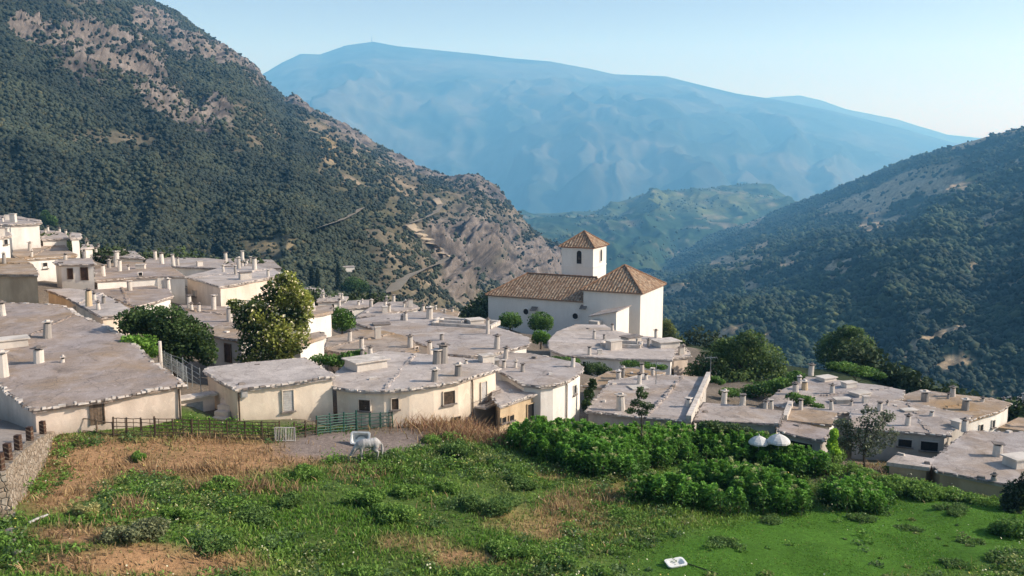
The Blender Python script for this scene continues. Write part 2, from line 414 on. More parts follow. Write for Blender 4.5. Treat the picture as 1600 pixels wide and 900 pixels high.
def col_left(X, Y, Z, PX, PY, rk, t, u):
    n = fbm(X / 55, (Y + 1.5 * Z) / 55, 5, 44); wd = wood_left(PX, PY)
    m = fbm(X / 20, (Y + 1.5 * Z) / 26, 4, 54)
    c = mixc((.135, .118, .085), (.215, .175, .125), np.clip((m - .4) * 4, 0, 1))
    c = mixc(c, (.075, .08, .048), np.clip((n - .46) * 6, 0, 1) * .75)
    c = mixc(c, SCRUB, np.clip(wd * 1.25, 0, 1))
    c = mixc(c, ROCK, np.clip(rk * 1.4, 0, 1))
    crev = fbm(X / 16, (Y * .3 + Z) / 22, 4, 64, .6, True)
    c = mixc(c, (.055, .05, .05), np.clip((.62 - crev) * 5, 0, 1) * np.clip(rk * 1.8, 0, 1) * .85)
    c = mixc(c, (.30, .24, .14), ell(PX, PY, 425, 385, 45, 9, -8) * .8)
    c = mixc(c, (.34, .24, .12), ell(PX, PY, 512, 232, 14, 22, -30) * .5)
    return c
left = loft('left_mountain', [
    [(-260, -430, 1950), (0, -190, 1850), (140, -80, 1800), (230, -2, 1800), (270, 20, 1780), (310, 50, 1760), (350, 76, 1740), (385, 101, 1720), (405, 126, 1700), (440, 156, 1700), (460, 155, 1720), (480, 169, 1730), (540, 196, 1720), (600, 230, 1690), (650, 258, 1660),
     (700, 275, 1600), (745, 275, 1560), (775, 290, 1520), (800, 320, 1450), (830, 355, 1380), (865, 385, 1290), (878, 402, 1230), (880, 424, 1180)],
    [(-260, 420, 330), (0, 420, 330), (200, 460, 300), (400, 490, 270), (500, 497, 260), (600, 505, 290), (700, 512, 380), (760, 512, 480), (810, 500, 600), (845, 490, 700), (880, 475, 800)]],
    560, 420, 26, hill_mat('left_slope', .05, .25, .6, 2.0, .4), col_left, power=1.5, freq=(6, 3), ridged=.35, seed=25, edge=.16, rock=rock_left, spur=.35)

# right slope --------------------------------------------------------
def bare_right(PX, PY):
    n = fbm(PX / 62., PY / 19. + PX / 50., 4, 81); m = fbm(PX / 260., PY / 120., 3, 83)
    band = np.exp(-((PY - np.interp(PX, [980, 1100, 1300, 1600], [470, 400, 340, 250])) / 60.) ** 2)
    d = np.clip((n - .63 + .14 * (m - .5) + .09 * band) * 9, 0, 1)
    for e in ((1440, 270, 60, 10, -15), (1330, 320, 50, 9, -20), (1100, 420, 60, 6, -25), (1430, 388, 45, 6, -5), (1230, 505, 50, 10, -12), (1530, 415, 40, 7, -5), (1080, 470, 30, 7, -20)):
        d = np.maximum(d, ell(PX, PY, *e) * np.clip(n * 3 - 1.0, 0, 1))
    return d
def col_right(X, Y, Z, PX, PY, rk, t, u):
    n = fbm(X / 70, Y / 90 + Z / 60, 5, 84); d = bare_right(PX, PY)
    c = mixc((.030, .048, .030), (.075, .095, .048), np.clip((n - .42) * 4, 0, 1))
    return mixc(c, (.40, .31, .20), d)
right = loft('right_mountain', [
    [(900, 455, 3700), (985, 412, 3592), (1040, 395, 3498), (1100, 374, 3400), (1180, 344, 3322), (1240, 320, 3120), (1300, 299, 2940), (1380, 267, 2700), (1440, 243, 2520), (1500, 224, 2340), (1560, 209, 2160), (1605, 196, 2040), (1700, 165, 1920), (1900, 90, 1800)],
    [(900, 475, 2600), (985, 440, 2536), (1100, 405, 2380), (1240, 370, 2100), (1400, 330, 1680), (1600, 290, 1260), (1900, 220, 1020)],
    [(840, 540, 864), (900, 560, 700), (985, 580, 591), (1060, 600, 531), (1200, 630, 456), (1400, 660, 396), (1600, 690, 360), (1900, 720, 336)]],
    480, 380, 30, hill_mat('right_slope', .05, .2, .5, 2.0, .4), col_right, power=1.25, freq=(6, 3), ridged=.4, seed=35, edge=.12, spur=.75)

# valley floor: one sheet out to the horizon
mb = MB(); mb.add([(-34000, -2000, -470), (34000, -2000, -470), (34000, 33000, -470), (-34000, 33000, -470)], [(0, 1, 2, 3)])
tg = NT('valley_floor'); tag(mb.build('valley_floor', tg.finish(tg.ramp(tg.noise(.004), [(.4, (.06, .07, .04)), (.6, (.16, .14, .09))]), 1.0, None, 0)), kind='structure')
# ------------------------------------------------------------------ houses: flat clay roofs on plastered walls
HOUSES = []
def H(key, label, poly, ref, wh=2.8, wall='white', roof='r_grey', edge='lime', tilt=0.0, wins=(), ch=(), name='flat_roofed_house', para=()):
    HOUSES.append(dict(key=key, label=label, poly=poly, ref=ref, wh=wh, wall=wall, roof=roof, edge=edge, tilt=tilt, wins=wins, ch=ch, name=name, para=para))

H('h1', 'long house with a wide grey clay roof and ragged whitewashed slate edge above the fence', [(50, 640), (168, 622), (287, 600), (262, 582), (240, 566), (200, 530), (172, 512), (125, 494), (98, 476), (0, 472), (-80, 475), (-90, 560), (0, 600)],
  (287, 600, 48), 1.4, 'pink', 'r_lilac', 'lime', .08, [(152, 646, 21, 36, 'door')], [(5, 588, 42, 'w', 1.3), (61, 567, 27, 'w', 1.2), (98, 568, 13, 'w', .7), (74, 527, 27, 'g', 1.1), (4, 494, 24, 'w', 1.0), (20, 540, 14, 'b', 2.2)])
H('h2', 'small cream house with a closed grey shutter and pale clay roof behind the field fence', [(367, 607), (450, 597), (524, 587), (500, 572), (474, 558), (400, 566), (325, 574), (318, 580)],
  (367, 607, 50), 2.1, 'cream', 'r_pale', 'lime', .03, [(450, 626, 17, 34, 'shutter'), (381, 615, 11, 11, 'box')], [])
H('h3', 'curved cream house with round clay roof edge and small dark windows behind the horse', [(521, 604), (540, 607), (570, 609), (600, 609), (640, 606), (680, 601), (720, 594), (779, 574), (765, 566), (740, 560), (700, 556), (650, 552), (600, 549), (570, 553), (545, 565), (528, 580), (520, 592)],
  (600, 609, 52), 2.4, 'cream', 'r_pale', 'lime', 0, [(570, 633, 18, 18, 'win'), (617, 631, 11, 18, 'win'), (701, 621, 18, 21, 'win'), (755, 612, 9, 32, 'shutter'), (713, 655, 12, 9, 'dark')],
  [(572, 575, 17, 'b', 3.0), (566, 556, 14, 'g', .8), (579, 555, 16, 'w', .8), (683, 568, 25, 'g', 1.3), (692, 567, 32, 'g', 1.4), (679, 596, 23, 'g', 1.0), (716, 587, 21, 'g', 1.1), (728, 569, 10, 'w', .7), (760, 565, 13, 'b', 1.2)])
H('h4', 'white house with curving roof edge and tall lit end wall beside the leafy crop', [(778, 577), (768, 563), (790, 551), (830, 552), (870, 560), (900, 567), (911, 573), (904, 583), (890, 592), (868, 600), (845, 603), (815, 600)],
  (905, 575, 62), 3.9, 'white', 'r_grey', 'lime', 0, [(897, 609, 4, 15, 'dark')], [(787, 575, 15, 'w', .8), (771, 572, 12, 'b', 1.0), (790, 560, 20, 'w', .8)])
H('h4b', 'low ochre house with a dark porch and two tiny windows below the white house', [(780, 634), (820, 620), (862, 607), (850, 600), (800, 597), (776, 594), (768, 612)],
  (780, 634, 54), 2.6, 'ochre', 'r_pale', 'lime', 0, [(786, 656, 7, 9, 'dark'), (798, 653, 7, 9, 'dark'), (832, 642, 18, 26, 'dark')], [])  # the largest dark pane stands in for the shade inside the porch
H('h5', 'broad grey roofed house with a white sunken roof well in the middle of the village', [(545, 500), (575, 510), (600, 518), (640, 530), (672, 541), (700, 553), (735, 556), (770, 552), (826, 538), (826, 528), (800, 518), (762, 506), (720, 497), (690, 489), (655, 486), (600, 492)],
  (700, 553, 73), 2.6, 'white', 'r_grey', 'lime', 0, [], [(634, 501, 15, 'w', .8), (671, 497, 19, 'w', 1.5), (762, 522, 26, 'w', .7), (776, 545, 24, 'w', 1.1), (672, 551, 20, 'w', .9), (720, 511, 5, 'p', 6), (700, 505, 5, 'p', 3), (742, 505, 8, 'b', 2), (596, 507, 3, 'b', 2)])
H('h6', 'low house with an orange stained brown roof beside the climbing vine', [(508, 545), (512, 528), (560, 515), (600, 516), (642, 528), (655, 545), (625, 552), (590, 548), (560, 556)],
  (560, 553, 68), 2.4, 'pink', 'r_brown', 'slate', 0, [(650, 545, 5, 5, 'dark')], [(565, 546, 22, 'w', .8), (640, 541, 9, 'w', .7)])
H('h7', 'tiny house with brown roof and narrow wooden door in deep tree shade', [(328, 522), (350, 527), (378, 531), (390, 520), (380, 511), (335, 510)],
  (360, 529, 65), 3.0, 'grey', 'r_brown', 'slate', 0, [(357, 552, 9, 30, 'door')], [])
H('h8', 'grey roofed house with three white chimneys behind the dark spreading tree', [(283, 476), (300, 500), (330, 510), (385, 508), (400, 490), (385, 480), (330, 478)],
  (350, 507, 72), 2.6, 'white', 'r_lilac', 'lime', 0, [], [(296, 482, 23, 'w', .9), (334, 483, 24, 'w', .9), (359, 502, 24, 'w', 1.0)])
H('h9', 'tall pinkish house with parapet box on its pale roof left of the big flowering tree', [(289, 432), (316, 439), (343, 447), (372, 443), (402, 437), (440, 430), (428, 420), (390, 416), (345, 418)],
  (343, 447, 88), 3.6, 'pink', 'r_pale', 'lime', 0, [(304, 458, 5, 9, 'shutter')], [(383, 436, 12, 'b', 1.6), (373, 420, 19, 'w', .9), (398, 421, 20, 'w', 1.1), (349, 425, 12, 'w', .7)])
H('m1', 'narrow white house with a red brown roof right of the big flowering tree', [(480, 494), (521, 485), (519, 478), (490, 477), (465, 482), (460, 490)], (500, 490, 77), 3.6, 'white', 'r_brown', 'none', 0, [], [(484, 486, 8, 'b', 1.2)])
H('m2', 'white gabled wing with thin clay coping at the foot of the big flowering tree', [(452, 537), (470, 538), (510, 524), (500, 517), (470, 525)], (480, 535, 66), 2.4, 'white', 'r_brown', 'none', 0, [], [])
H('m3', 'bright white house in the sun below the cypresses with rounded corner', [(495, 471), (540, 469), (545, 463), (500, 460)], (520, 470, 118), 2.6, 'white', 'r_pale', 'lime', 0, [(520, 478, 4, 6, 'dark')], [(505, 466, 8, 'w', .9)])
H('m4', 'white terraced house with sunlit side wall in front of the tree clump', [(522, 483), (580, 478), (578, 468), (545, 470)], (560, 480, 108), 2.8, 'white', 'r_grey', 'lime', 0, [(548, 488, 4, 6, 'dark')], [(530, 478, 12, 'w', .9), (580, 484, 17, 'w', 1.0)])
H('m5', 'grey roofed house with white parapets and slim chimneys below the winding track', [(558, 494), (600, 492), (655, 480), (640, 471), (590, 472)], (600, 492, 100), 2.6, 'white', 'r_grey', 'lime', 0, [], [(604, 470, 8, 'w', .9), (615, 470, 11, 'w', .9), (602, 480, 12, 'w', .9), (608, 487, 13, 'w', .9), (634, 480, 12, 'g', .7)])
H('m6', 'low brown roofed house with short white wall just left of the church', [(655, 489), (712, 495), (718, 487), (690, 481), (660, 483)], (700, 493, 100), 2.4, 'white', 'r_brown', 'lime', 0, [], [(661, 485, 10, 'w', .9), (681, 484, 7, 'w', .8)])
H('m7', 'small white shed with flat top under the twin cypresses', [(470, 456), (509, 459), (506, 451), (474, 449)], (500, 458, 125), 2.4, 'white', 'r_pale', 'none', 0, [], [])
H('l1', 'tall white house with flat grey roof highest on the hill at the village edge', [(16, 350), (64, 348), (62, 343), (20, 337), (-10, 337), (-20, 350)], (64, 348, 105), 3.0, 'white', 'r_grey', 'lime', 0, [], [(15, 342, 7, 'b', .9)])
H('l2', 'white house stub with little window below the highest house', [(-30, 356), (10, 357), (18, 368), (-20, 372)], (14, 362, 94), 3.2, 'white', 'r_grey', 'lime', 0, [(8, 378, 6, 8, 'dark')], [(8, 362, 7, 'b', .9)])
H('l3', 'white house with ochre stained terrace roof and one small square window', [(36, 405), (121, 398), (108, 392), (98, 379), (60, 378), (20, 383), (20, 397)], (121, 398, 97), 2.6, 'white', 'r_brown', 'lime', 0, [(70, 415, 7, 9, 'dark')], [])
H('l4', 'low white house with small grey roof tucked behind the terrace roof', [(65, 374), (106, 372), (104, 365), (85, 360), (64, 360)], (85, 373, 108), 2.6, 'white', 'r_grey', 'lime', 0, [], [(93, 361, 6, 'w', .9), (103, 365, 7, 'w', .9)])
H('l4b', 'square white block house standing up at the forest edge', [(110, 372), (126, 371), (125, 364), (112, 363)], (118, 371, 102), 2.6, 'white', 'r_pale', 'lime', 0, [], [(109, 371, 8, 'g', .7)])
H('l4c', 'little white house half hidden by the forest on the hillside', [(126, 388), (147, 386), (144, 382), (128, 382)], (130, 388, 112), 2.0, 'white', 'r_pale', 'none', 0, [], [(150, 392, 6, 'w', .9)])
H('l5', 'white house with two dark wooden doors in its shaded front', [(83, 409), (92, 413), (148, 412), (142, 403), (95, 405)], (120, 412, 88), 1.9, 'white', 'r_grey', 'lime', 0, [(132, 428, 11, 20, 'door'), (110, 428, 8, 17, 'door')], [])
H('l6', 'rough adobe house with earth brown wall and sagging eave at the picture edge', [(-60, 428), (0, 428), (60, 429), (50, 413), (36, 404), (0, 402), (-60, 402)], (30, 428, 74), 2.8, 'adobe', 'r_brown', 'slate', 0, [], [])
H('l7', 'long house with a stained cream side wall and single ochre chimney', [(72, 452), (98, 462), (125, 476), (158, 494), (185, 491), (207, 484), (180, 470), (160, 458), (110, 450)], (158, 494, 67), 2.8, 'cream', 'r_pale', 'slate', 0, [(117, 484, 3, 10, 'shutter')], [(139, 478, 28, 'o', 1.1)])
H('l8', 'pale roofed house with tall white chimneys and low lit front wall', [(100, 448), (140, 452), (212, 478), (240, 472), (270, 462), (262, 450), (200, 440), (130, 440)], (212, 478, 78), 2.2, 'white', 'r_lilac', 'lime', 0, [], [(203, 454, 17, 'w', 1.0), (252, 450, 19, 'b', .9), (263, 450, 16, 'w', .9), (163, 446, 34, 'w', .9), (156, 446, 8, 'b', .9), (169, 446, 10, 'b', .9), (187, 446, 10, 'w', 1.0)])
H('l9', 'grey roofed house up by the forest with sloping end and white coping', [(125, 402), (160, 400), (225, 404), (210, 392), (150, 390)], (190, 403, 112), 2.4, 'white', 'r_grey', 'lime', 0, [], [])
H('l10', 'wide grey roofed house with tall double chimney stack behind the wooden doors', [(150, 438), (200, 434), (250, 431), (290, 432), (262, 413), (200, 408), (148, 415)], (250, 431, 92), 2.4, 'white', 'r_lilac', 'lime', 0, [(219, 428, 6, 5, 'dark')], [(182, 417, 26, 'w', 1.2), (187, 424, 20, 'w', .9), (220, 420, 8, 'b', 1.3)])
H('l11', 'grey roofed house with three slender chimneys against the dark forest', [(225, 413), (290, 417), (345, 419), (352, 406), (320, 403), (262, 402), (230, 402)], (300, 416, 106), 2.4, 'white', 'r_grey', 'slate', 0, [], [(243, 406, 16, 'w', .9), (253, 412, 18, 'w', 1.1), (271, 415, 19, 'w', .9), (312, 415, 8, 'b', .9)])
H('l12', 'farthest grey roofed house with a pair of capped chimneys against the forest', [(345, 416), (390, 418), (440, 419), (425, 406), (350, 403)], (390, 417, 114), 2.4, 'white', 'r_grey', 'slate', 0, [], [(353, 411, 18, 'w', 1.0), (379, 409, 18, 'w', 1.0), (391, 410, 10, 'g', .8)])
H('c1', 'white house with rounded pale roof and many stacks directly in front of the church', [(858, 545), (880, 555), (960, 560), (1050, 562), (1054, 548), (1052, 530), (1000, 524), (960, 516), (945, 508), (900, 506), (870, 518), (857, 532)],
  (880, 555, 88), 2.7, 'white', 'r_pale', 'lime', 0, [(913, 568, 4, 7, 'dark')], [(928, 529, 14, 'w', .8), (959, 545, 15, 'b', 2.0), (944, 530, 9, 'g', .7), (995, 541, 13, 'w', .6), (1013, 543, 15, 'g', .7), (1025, 529, 15, 'w', .8), (1040, 541, 11, 'b', 3.2), (986, 533, 9, 'b', 2.6), (957, 517, 12, 'w', .8), (969, 543, 6, 'p', 4)])
H('c2', 'low pale house stepping down beside the trees right of the church', [(1052, 560), (1078, 556), (1076, 547), (1056, 545)], (1060, 559, 90), 2.2, 'pink', 'r_pale', 'lime', 0, [], [(1071, 552, 8, 'w', .8)])
H('r1', 'house with a broad pale roof and sloping white parapet behind the leafy crop', [(915, 642), (960, 646), (1010, 651), (1076, 657), (1093, 620), (1107, 588), (1030, 586), (955, 594), (935, 618)],
  (1010, 651, 58), 2.4, 'grey', 'r_grey', 'lime', 0, [], [(970, 640, 27, 'w', 1.3), (1076, 634, 15, 'w', 1.0), (997, 606, 3, 'b', 1.6)], para=[(1076, 657), (1093, 620), (1107, 588)])
H('r1b', 'small brown roofed house wedged between the parapet roof and the white end wall', [(910, 601), (940, 605), (1000, 597), (1040, 581), (985, 575), (950, 580)], (940, 603, 68), 2.4, 'white', 'r_brown', 'lime', 0, [], [(1003, 584, 19, 'w', .8), (1020, 588, 15, 'w', .8), (1002, 596, 6, 'b', 3.0)])
H('r2', 'narrow grey roofed house with slate eave over dark leafy shade', [(1085, 656), (1150, 659), (1216, 662), (1222, 642), (1160, 634), (1100, 629)], (1216, 662, 57), 2.4, 'grey', 'r_grey', 'slate', 0, [], [(1131, 628, 21, 'w', .9), (1160, 633, 20, 'w', .9), (1196, 638, 15, 'w', .8), (1205, 636, 14, 'w', .8)])
H('r3', 'low house with slate edged porch roof beside the white parasols', [(1216, 673), (1240, 680), (1285, 688), (1300, 673), (1260, 663), (1222, 656)], (1240, 680, 55), 2.4, 'grey', 'r_lilac', 'slate', 0, [(1250, 697, 40, 14, 'dark')], [])  # wide dark pane stands in for the shade under the porch
H('r4', 'low house with rust brown roof and short white gable by the porch roof', [(1226, 656), (1260, 659), (1300, 663), (1308, 645), (1270, 640), (1235, 634)], (1260, 659, 60), 2.3, 'white', 'r_brown', 'slate', 0, [], [], para=[(1226, 656), (1235, 634)])
H('r5', 'sprawling grey roofed house with many short stacks in front of the round trees', [(1195, 628), (1240, 640), (1300, 646), (1335, 641), (1410, 622), (1412, 610), (1380, 603), (1320, 595), (1262, 588), (1245, 600), (1215, 612)],
  (1300, 646, 64), 2.3, 'white', 'r_grey', 'lime', 0, [], [(1243, 616, 20, 'w', 1.0), (1257, 608, 15, 'o', 1.2), (1267, 584, 17, 'w', 1.0), (1291, 594, 7, 'b', 1.8), (1326, 605, 10, 'b', 1.4), (1299, 640, 18, 'w', .7), (1316, 628, 7, 'b', 1.6), (1344, 618, 7, 'b', 1.8), (1249, 598, 12, 'w', .9), (1330, 632, 9, 'w', .7)])
H('r6', 'grey roofed house with a dark garage opening in its shaded front wall', [(1330, 668), (1395, 672), (1480, 680), (1492, 665), (1520, 650), (1440, 632), (1400, 626), (1330, 642)],
  (1480, 680, 58), 2.4, 'grey', 'r_grey', 'lime', 0, [(1414, 692, 22, 12, 'dark'), (1452, 697, 28, 15, 'dark')], [(1386, 633, 8, 'w', .6), (1455, 651, 12, 'w', .9), (1507, 671, 19, 'w', 1.0), (1497, 666, 11, 'b', 1.0), (1420, 643, 5, 'b', 1.4)])
H('r8', 'brown roofed house with two dark round chimneys and a lit white side wall', [(1408, 625), (1460, 640), (1515, 656), (1563, 641), (1580, 630), (1550, 622), (1500, 617), (1440, 609), (1415, 616)],
  (1515, 656, 64), 2.2, 'white', 'r_brown', 'lime', 0, [(1532, 668, 5, 10, 'dark'), (1551, 662, 4, 12, 'dark')], [(1445, 628, 19, 'g', 1.3), (1508, 640, 19, 'g', 1.2), (1535, 628, 9, 'w', .8)])
H('r10', 'white house with rounded chimney tops lowest on the village edge', [(1562, 634), (1620, 637), (1620, 628), (1572, 624)], (1600, 636, 80), 2.6, 'white', 'r_pale', 'lime', 0, [], [(1568, 630, 10, 'w', .9), (1577, 629, 10, 'g', .9), (1592, 629, 10, 'w', .9)])
H('r11', 'orange brown roofed house at the far end of the lit side wall', [(1560, 668), (1620, 676), (1630, 655), (1590, 652)], (1590, 672, 66), 2.2, 'pink', 'r_brown', 'none', 0, [], [])
H('r7', 'nearest big grey roof with a leaning stack, just above the short lawn', [(1452, 722), (1465, 735), (1520, 745), (1600, 760), (1700, 776), (1700, 682), (1600, 676), (1515, 672), (1490, 690)],
  (1465, 735, 51), 1.5, 'adobe', 'r_grey', 'slate', 0, [], [(1558, 713, 24, 'w', 1.2), (1592, 727, 17, 'b', 2.0), (1553, 750, 12, 'g', 1.0)])
H('r7b', 'low clay topped outhouse wall by the dark garage front', [(1385, 722), (1452, 730), (1462, 717), (1405, 708)], (1420, 726, 52), 1.0, 'adobe', 'r_pale', 'none', 0, [], [])

def plane_pt(h, px, py):
    rx, ry, rd = h['ref']; p = at(rx, ry, rd)
    return on_plane(px, py, p.z, p.y, h['tilt'])
for h in HOUSES:
    h['pts'] = [plane_pt(h, *p) for p in h['poly']]
    a = sum(p.x * q.y - q.x * p.y for p, q in zip(h['pts'], h['pts'][1:] + h['pts'][:1]))
    if a < 0: h['pts'].reverse()
    h['c'] = sum(h['pts'], Vector()) / len(h['pts'])
    h['zmin'] = min(p.z for p in h['pts']); h['base'] = h['zmin'] - h['wh']

def inside(poly, x, y):
    """points (arrays) inside polygon"""
    r = np.zeros(np.shape(x), dtype=bool); n = len(poly)
    for i in range(n):
        x1, y1 = poly[i][0], poly[i][1]; x2, y2 = poly[(i + 1) % n][0], poly[(i + 1) % n][1]
        c = ((y1 > y) != (y2 > y)); 
        with np.errstate(divide='ignore', invalid='ignore'):
            r ^= c & (x < (x2 - x1) * (y - y1) / ((y2 - y1) if y2 != y1 else 1e-9) + x1)
    return r
def seg_dist(poly, x, y):
    d = np.full(np.shape(x), 1e9); n = len(poly)
    for i in range(n):
        ax, ay = poly[i][0], poly[i][1]; bx, by = poly[(i + 1) % n][0], poly[(i + 1) % n][1]
        L = (bx - ax) ** 2 + (by - ay) ** 2 + 1e-9
        t = np.clip(((x - ax) * (bx - ax) + (y - ay) * (by - ay)) / L, 0, 1)
        d = np.minimum(d, np.hypot(x - ax - t * (bx - ax), y - ay - t * (by - ay)))
    return d

# ------------------------------------------------------------------ the ground under the village and the field
def gz(px, py, z): p = on_plane(px, py, z); return (p.x, p.y, z)
CTRL = []
for h in HOUSES:
    for p in h['pts']: CTRL.append((p.x, p.y, h['base']))
    CTRL.append((h['c'].x, h['c'].y, h['base']))
FIELD = [(60, 664, -13.4), (30, 772, -13.3), (100, 676, -13.9), (180, 682, -14.2), (270, 686, -14.4), (360, 688, -14.7), (440, 690, -14.95), (520, 680, -15.1), (600, 676, -15.25), (660, 682, -15.5), (720, 690, -15.7), (780, 690, -15.9), (850, 672, -16.3), (900, 668, -16.6), (1000, 672, -17.0), (1090, 680, -17.4), (1200, 700, -17.6), (1300, 715, -17.7), (1400, 735, -17.8), (1470, 748, -18.0), (1560, 770, -18.0), (1600, 775, -18.0),
         (60, 760, -13.7), (100, 720, -14.1), (200, 740, -14.5), (400, 740, -15.0), (572, 716, -15.4), (750, 740, -15.8), (900, 750, -16.3), (1000, 790, -16.5), (1150, 805, -16.9), (1300, 805, -17.2), (1500, 800, -17.5), (1650, 820, -17.4),
         (30, 850, -12.6), (8, 800, -12.4), (0, 900, -12.2), (70, 880, -13.0), (150, 868, -13.2), (300, 890, -13.6), (450, 850, -14.6), (600, 890, -14.8), (800, 890, -15.3), (1055, 885, -15.9), (1300, 890, -16.4), (1600, 890, -16.7), (500, 800, -14.9), (700, 800, -15.3), (1100, 850, -16.1),
         (0, 980, -12.4), (300, 1000, -13.4), (800, 1000, -15.0), (1300, 1000, -16.1), (1700, 980, -16.5), (-150, 900, -12.0), (-100, 800, -12.3)]
CTRL += [gz(*f) for f in FIELD]
for px, py, d in ((0, 410, 160), (-200, 400, 150), (200, 445, 170), (400, 480, 170), (560, 500, 170), (700, 512, 180), (800, 520, 190), (900, 540, 190), (1000, 570, 160), (1200, 640, 150), (1400, 670, 140), (1600, 700, 130), (1800, 720, 120), (1100, 600, 120), (1250, 610, 105), (1350, 615, 110),
                  (-300, 440, 320), (0, 440, 320), (200, 480, 300), (400, 510, 270), (560, 520, 270), (700, 535, 330), (850, 550, 330), (1000, 620, 330), (1200, 660, 320), (1500, 720, 300), (1900, 760, 280)):
    CTRL.append(tuple(at(px, py, d)))
for px, py, d in ((720, 515, 106), (740, 522, 112), (780, 535, 110), (820, 546, 108), (850, 552, 110), (760, 524, 124), (800, 530, 122), (840, 540, 120), (690, 512, 118), (640, 512, 126), (600, 508, 132), (545, 500, 134), (870, 552, 116), (720, 522, 130)):
    for q in range(2): CTRL.append(tuple(at(px, py, d)))
# church platform
for px, py, d in ((758, 512, 138), (830, 525, 132), (911, 540, 129), (1001, 548, 125), (1037, 540, 136), (900, 520, 150)): CTRL.append(tuple(at(px, py, d)))
CT = np.array(CTRL)
def idw(x, y, k=3.4):
    x = np.asarray(x, dtype=float); y = np.asarray(y, dtype=float); sh = x.shape; x = x.ravel(); y = y.ravel(); out = np.zeros(len(x))
    for i in range(0, len(x), 4000):
        d2 = (x[i:i + 4000, None] - CT[None, :, 0]) ** 2 + (y[i:i + 4000, None] - CT[None, :, 1]) ** 2 + 2.0
        w_ = d2 ** (-k / 2); out[i:i + 4000] = (w_ * CT[None, :, 2]).sum(1) / w_.sum(1)
    return out.reshape(sh)
# bollard line / lane on the left: points along the top of the stone wall
LANE = [Vector((-36, 22.0, -8.2)), Vector((-25, 27, -9.6)), at(2, 741, 30.5), at(15, 722, 33.5), at(32, 706, 36.5), at(49, 692, 39.5), at(69, 681, 43), at(94, 671, 47), at(112, 665, 48.6)]
LW = [Vector((p.x, p.y)) for p in LANE]

GX = np.concatenate([np.arange(-150, -45, 2.0), np.arange(-45, 45, .5), np.arange(45, 152, 2.0)])
GY = np.concatenate([np.arange(14, 56, .5), np.arange(56, 140, 1.0), np.arange(140, 345, 5.0)])
gx, gy = np.meshgrid(GX, GY)
gzv = idw(gx, gy)
for _ in range(2):       # soften the stepped interpolation
    gzv[1:-1, 1:-1] = (gzv[1:-1, 1:-1] * 2 + gzv[:-2, 1:-1] + gzv[2:, 1:-1] + gzv[1:-1, :-2] + gzv[1:-1, 2:]) / 6
gzv += .20 * (fbm(gx / 5, gy / 5, 4, 91) - .5) + .08 * (fbm(gx / .9, gy / .9, 2, 92) - .5)
fx_, fy_ = proj(gx, gy, gzv)
gzv += .5 * ell(fx_, fy_, 200, 868, 150, 26) + .25 * ell(fx_, fy_, 120, 830, 90, 18)
# the hill ends behind the village and drops into the gorge
yb = np.interp(gx, [-140, -60, -28, -9, -4, 26, 34, 44, 60, 110], [116, 114, 122, 124, 150, 148, 100, 80, 78, 72])
gzv -= np.clip(gy - yb, 0, None) * .62 + np.clip(gy - yb - 60, 0, None) * .1
for h in HOUSES:
    m = inside(h['pts'], gx, gy) | (seg_dist(h['pts'], gx, gy) < 1.2)
    gzv[m] = np.minimum(gzv[m], h['base'] + .12)
# lane: the ground left of the wall is kept under the road sheet
lane_poly = [(p.x + .2, p.y) for p in LANE] + [(-22.2, 58), (-60, 58), (-60, 14)]
lx = np.interp(gy, [p.y for p in LANE], [p.x for p in LANE])
lz = np.interp(gy, [p.y for p in LANE], [p.z for p in LANE])
ml = inside(lane_poly, gx, gy)
gzv[ml] = np.minimum(gzv[ml], lz[ml] - .9)
def ground_z(x, y):
    i = np.clip(np.searchsorted(GX, x) - 1, 0, len(GX) - 2); j = np.clip(np.searchsorted(GY, y) - 1, 0, len(GY) - 2)
    u = (x - GX[i]) / (GX[i + 1] - GX[i]); v = (y - GY[j]) / (GY[j + 1] - GY[j])
    return (gzv[j, i] * (1 - u) + gzv[j, i + 1] * u) * (1 - v) + (gzv[j + 1, i] * (1 - u) + gzv[j + 1, i + 1] * u) * v
def on_ground(px, py, lo=15., hi=160.):
    """the ground point seen at a photo pixel"""
    r = ray(px, py); d = np.arange(lo, hi, .1)
    below = r.z * d < ground_z(r.x * d, d)
    k = int(np.argmax(below)) if below.any() else len(d) - 1
    return r * float(d[k])

def zones(px, py):
    """dry, gravel, short-lawn amounts over the field in terms of the photograph's patches"""
    n = fbm(px / 70., py / 32., 4, 101) - .5; m = fbm(px / 24., py / 11., 3, 102) - .5
    j = n * 1.4 + m * .8
    e = lambda *a: ell(px, py, *a)
    dry = np.maximum.reduce([e(270, 712, 230, 30), e(110, 745, 75, 42, -20), e(220, 878, 165, 24), e(330, 742, 60, 10) * .45, e(420, 722, 110, 14) * .5, e(880, 810, 110, 30) * .42, e(960, 770, 60, 20) * .5, e(640, 850, 60, 14) * .5, e(690, 672, 110, 18) * 1.0, e(820, 676, 60, 10), e(1340, 735, 70, 14, 10) * .8, e(130, 836, 90, 14) * .8, e(740, 872, 80, 16) * .45, e(1440, 740, 60, 10), e(870, 738, 50, 12) * .5])
    dry = np.clip(dry * 1.25 + j * (dry > .02) * .8, 0, 1)
    grav = np.clip(e(560, 690, 118, 21, -4) * 1.3 + j * .5 * (e(560, 690, 130, 30) > 0), 0, 1)
    lawn = np.clip(ell(px, py, 1330, 850, 330, 62, -6, .25) * 1.2 + .3 * j, 0, 1)
    return dry, grav, lawn
px_, py_ = proj(gx, gy, gzv)
dry, grav, lawn = zones(px_, py_)
n = fbm(gx / 3.2, gy / 3.2, 5, 103)[..., None]; n2 = fbm(gx / 1.1, gy / 1.1, 4, 104)[..., None]
GC = np.array((.095, .145, .036)) * (.6 + .8 * n)
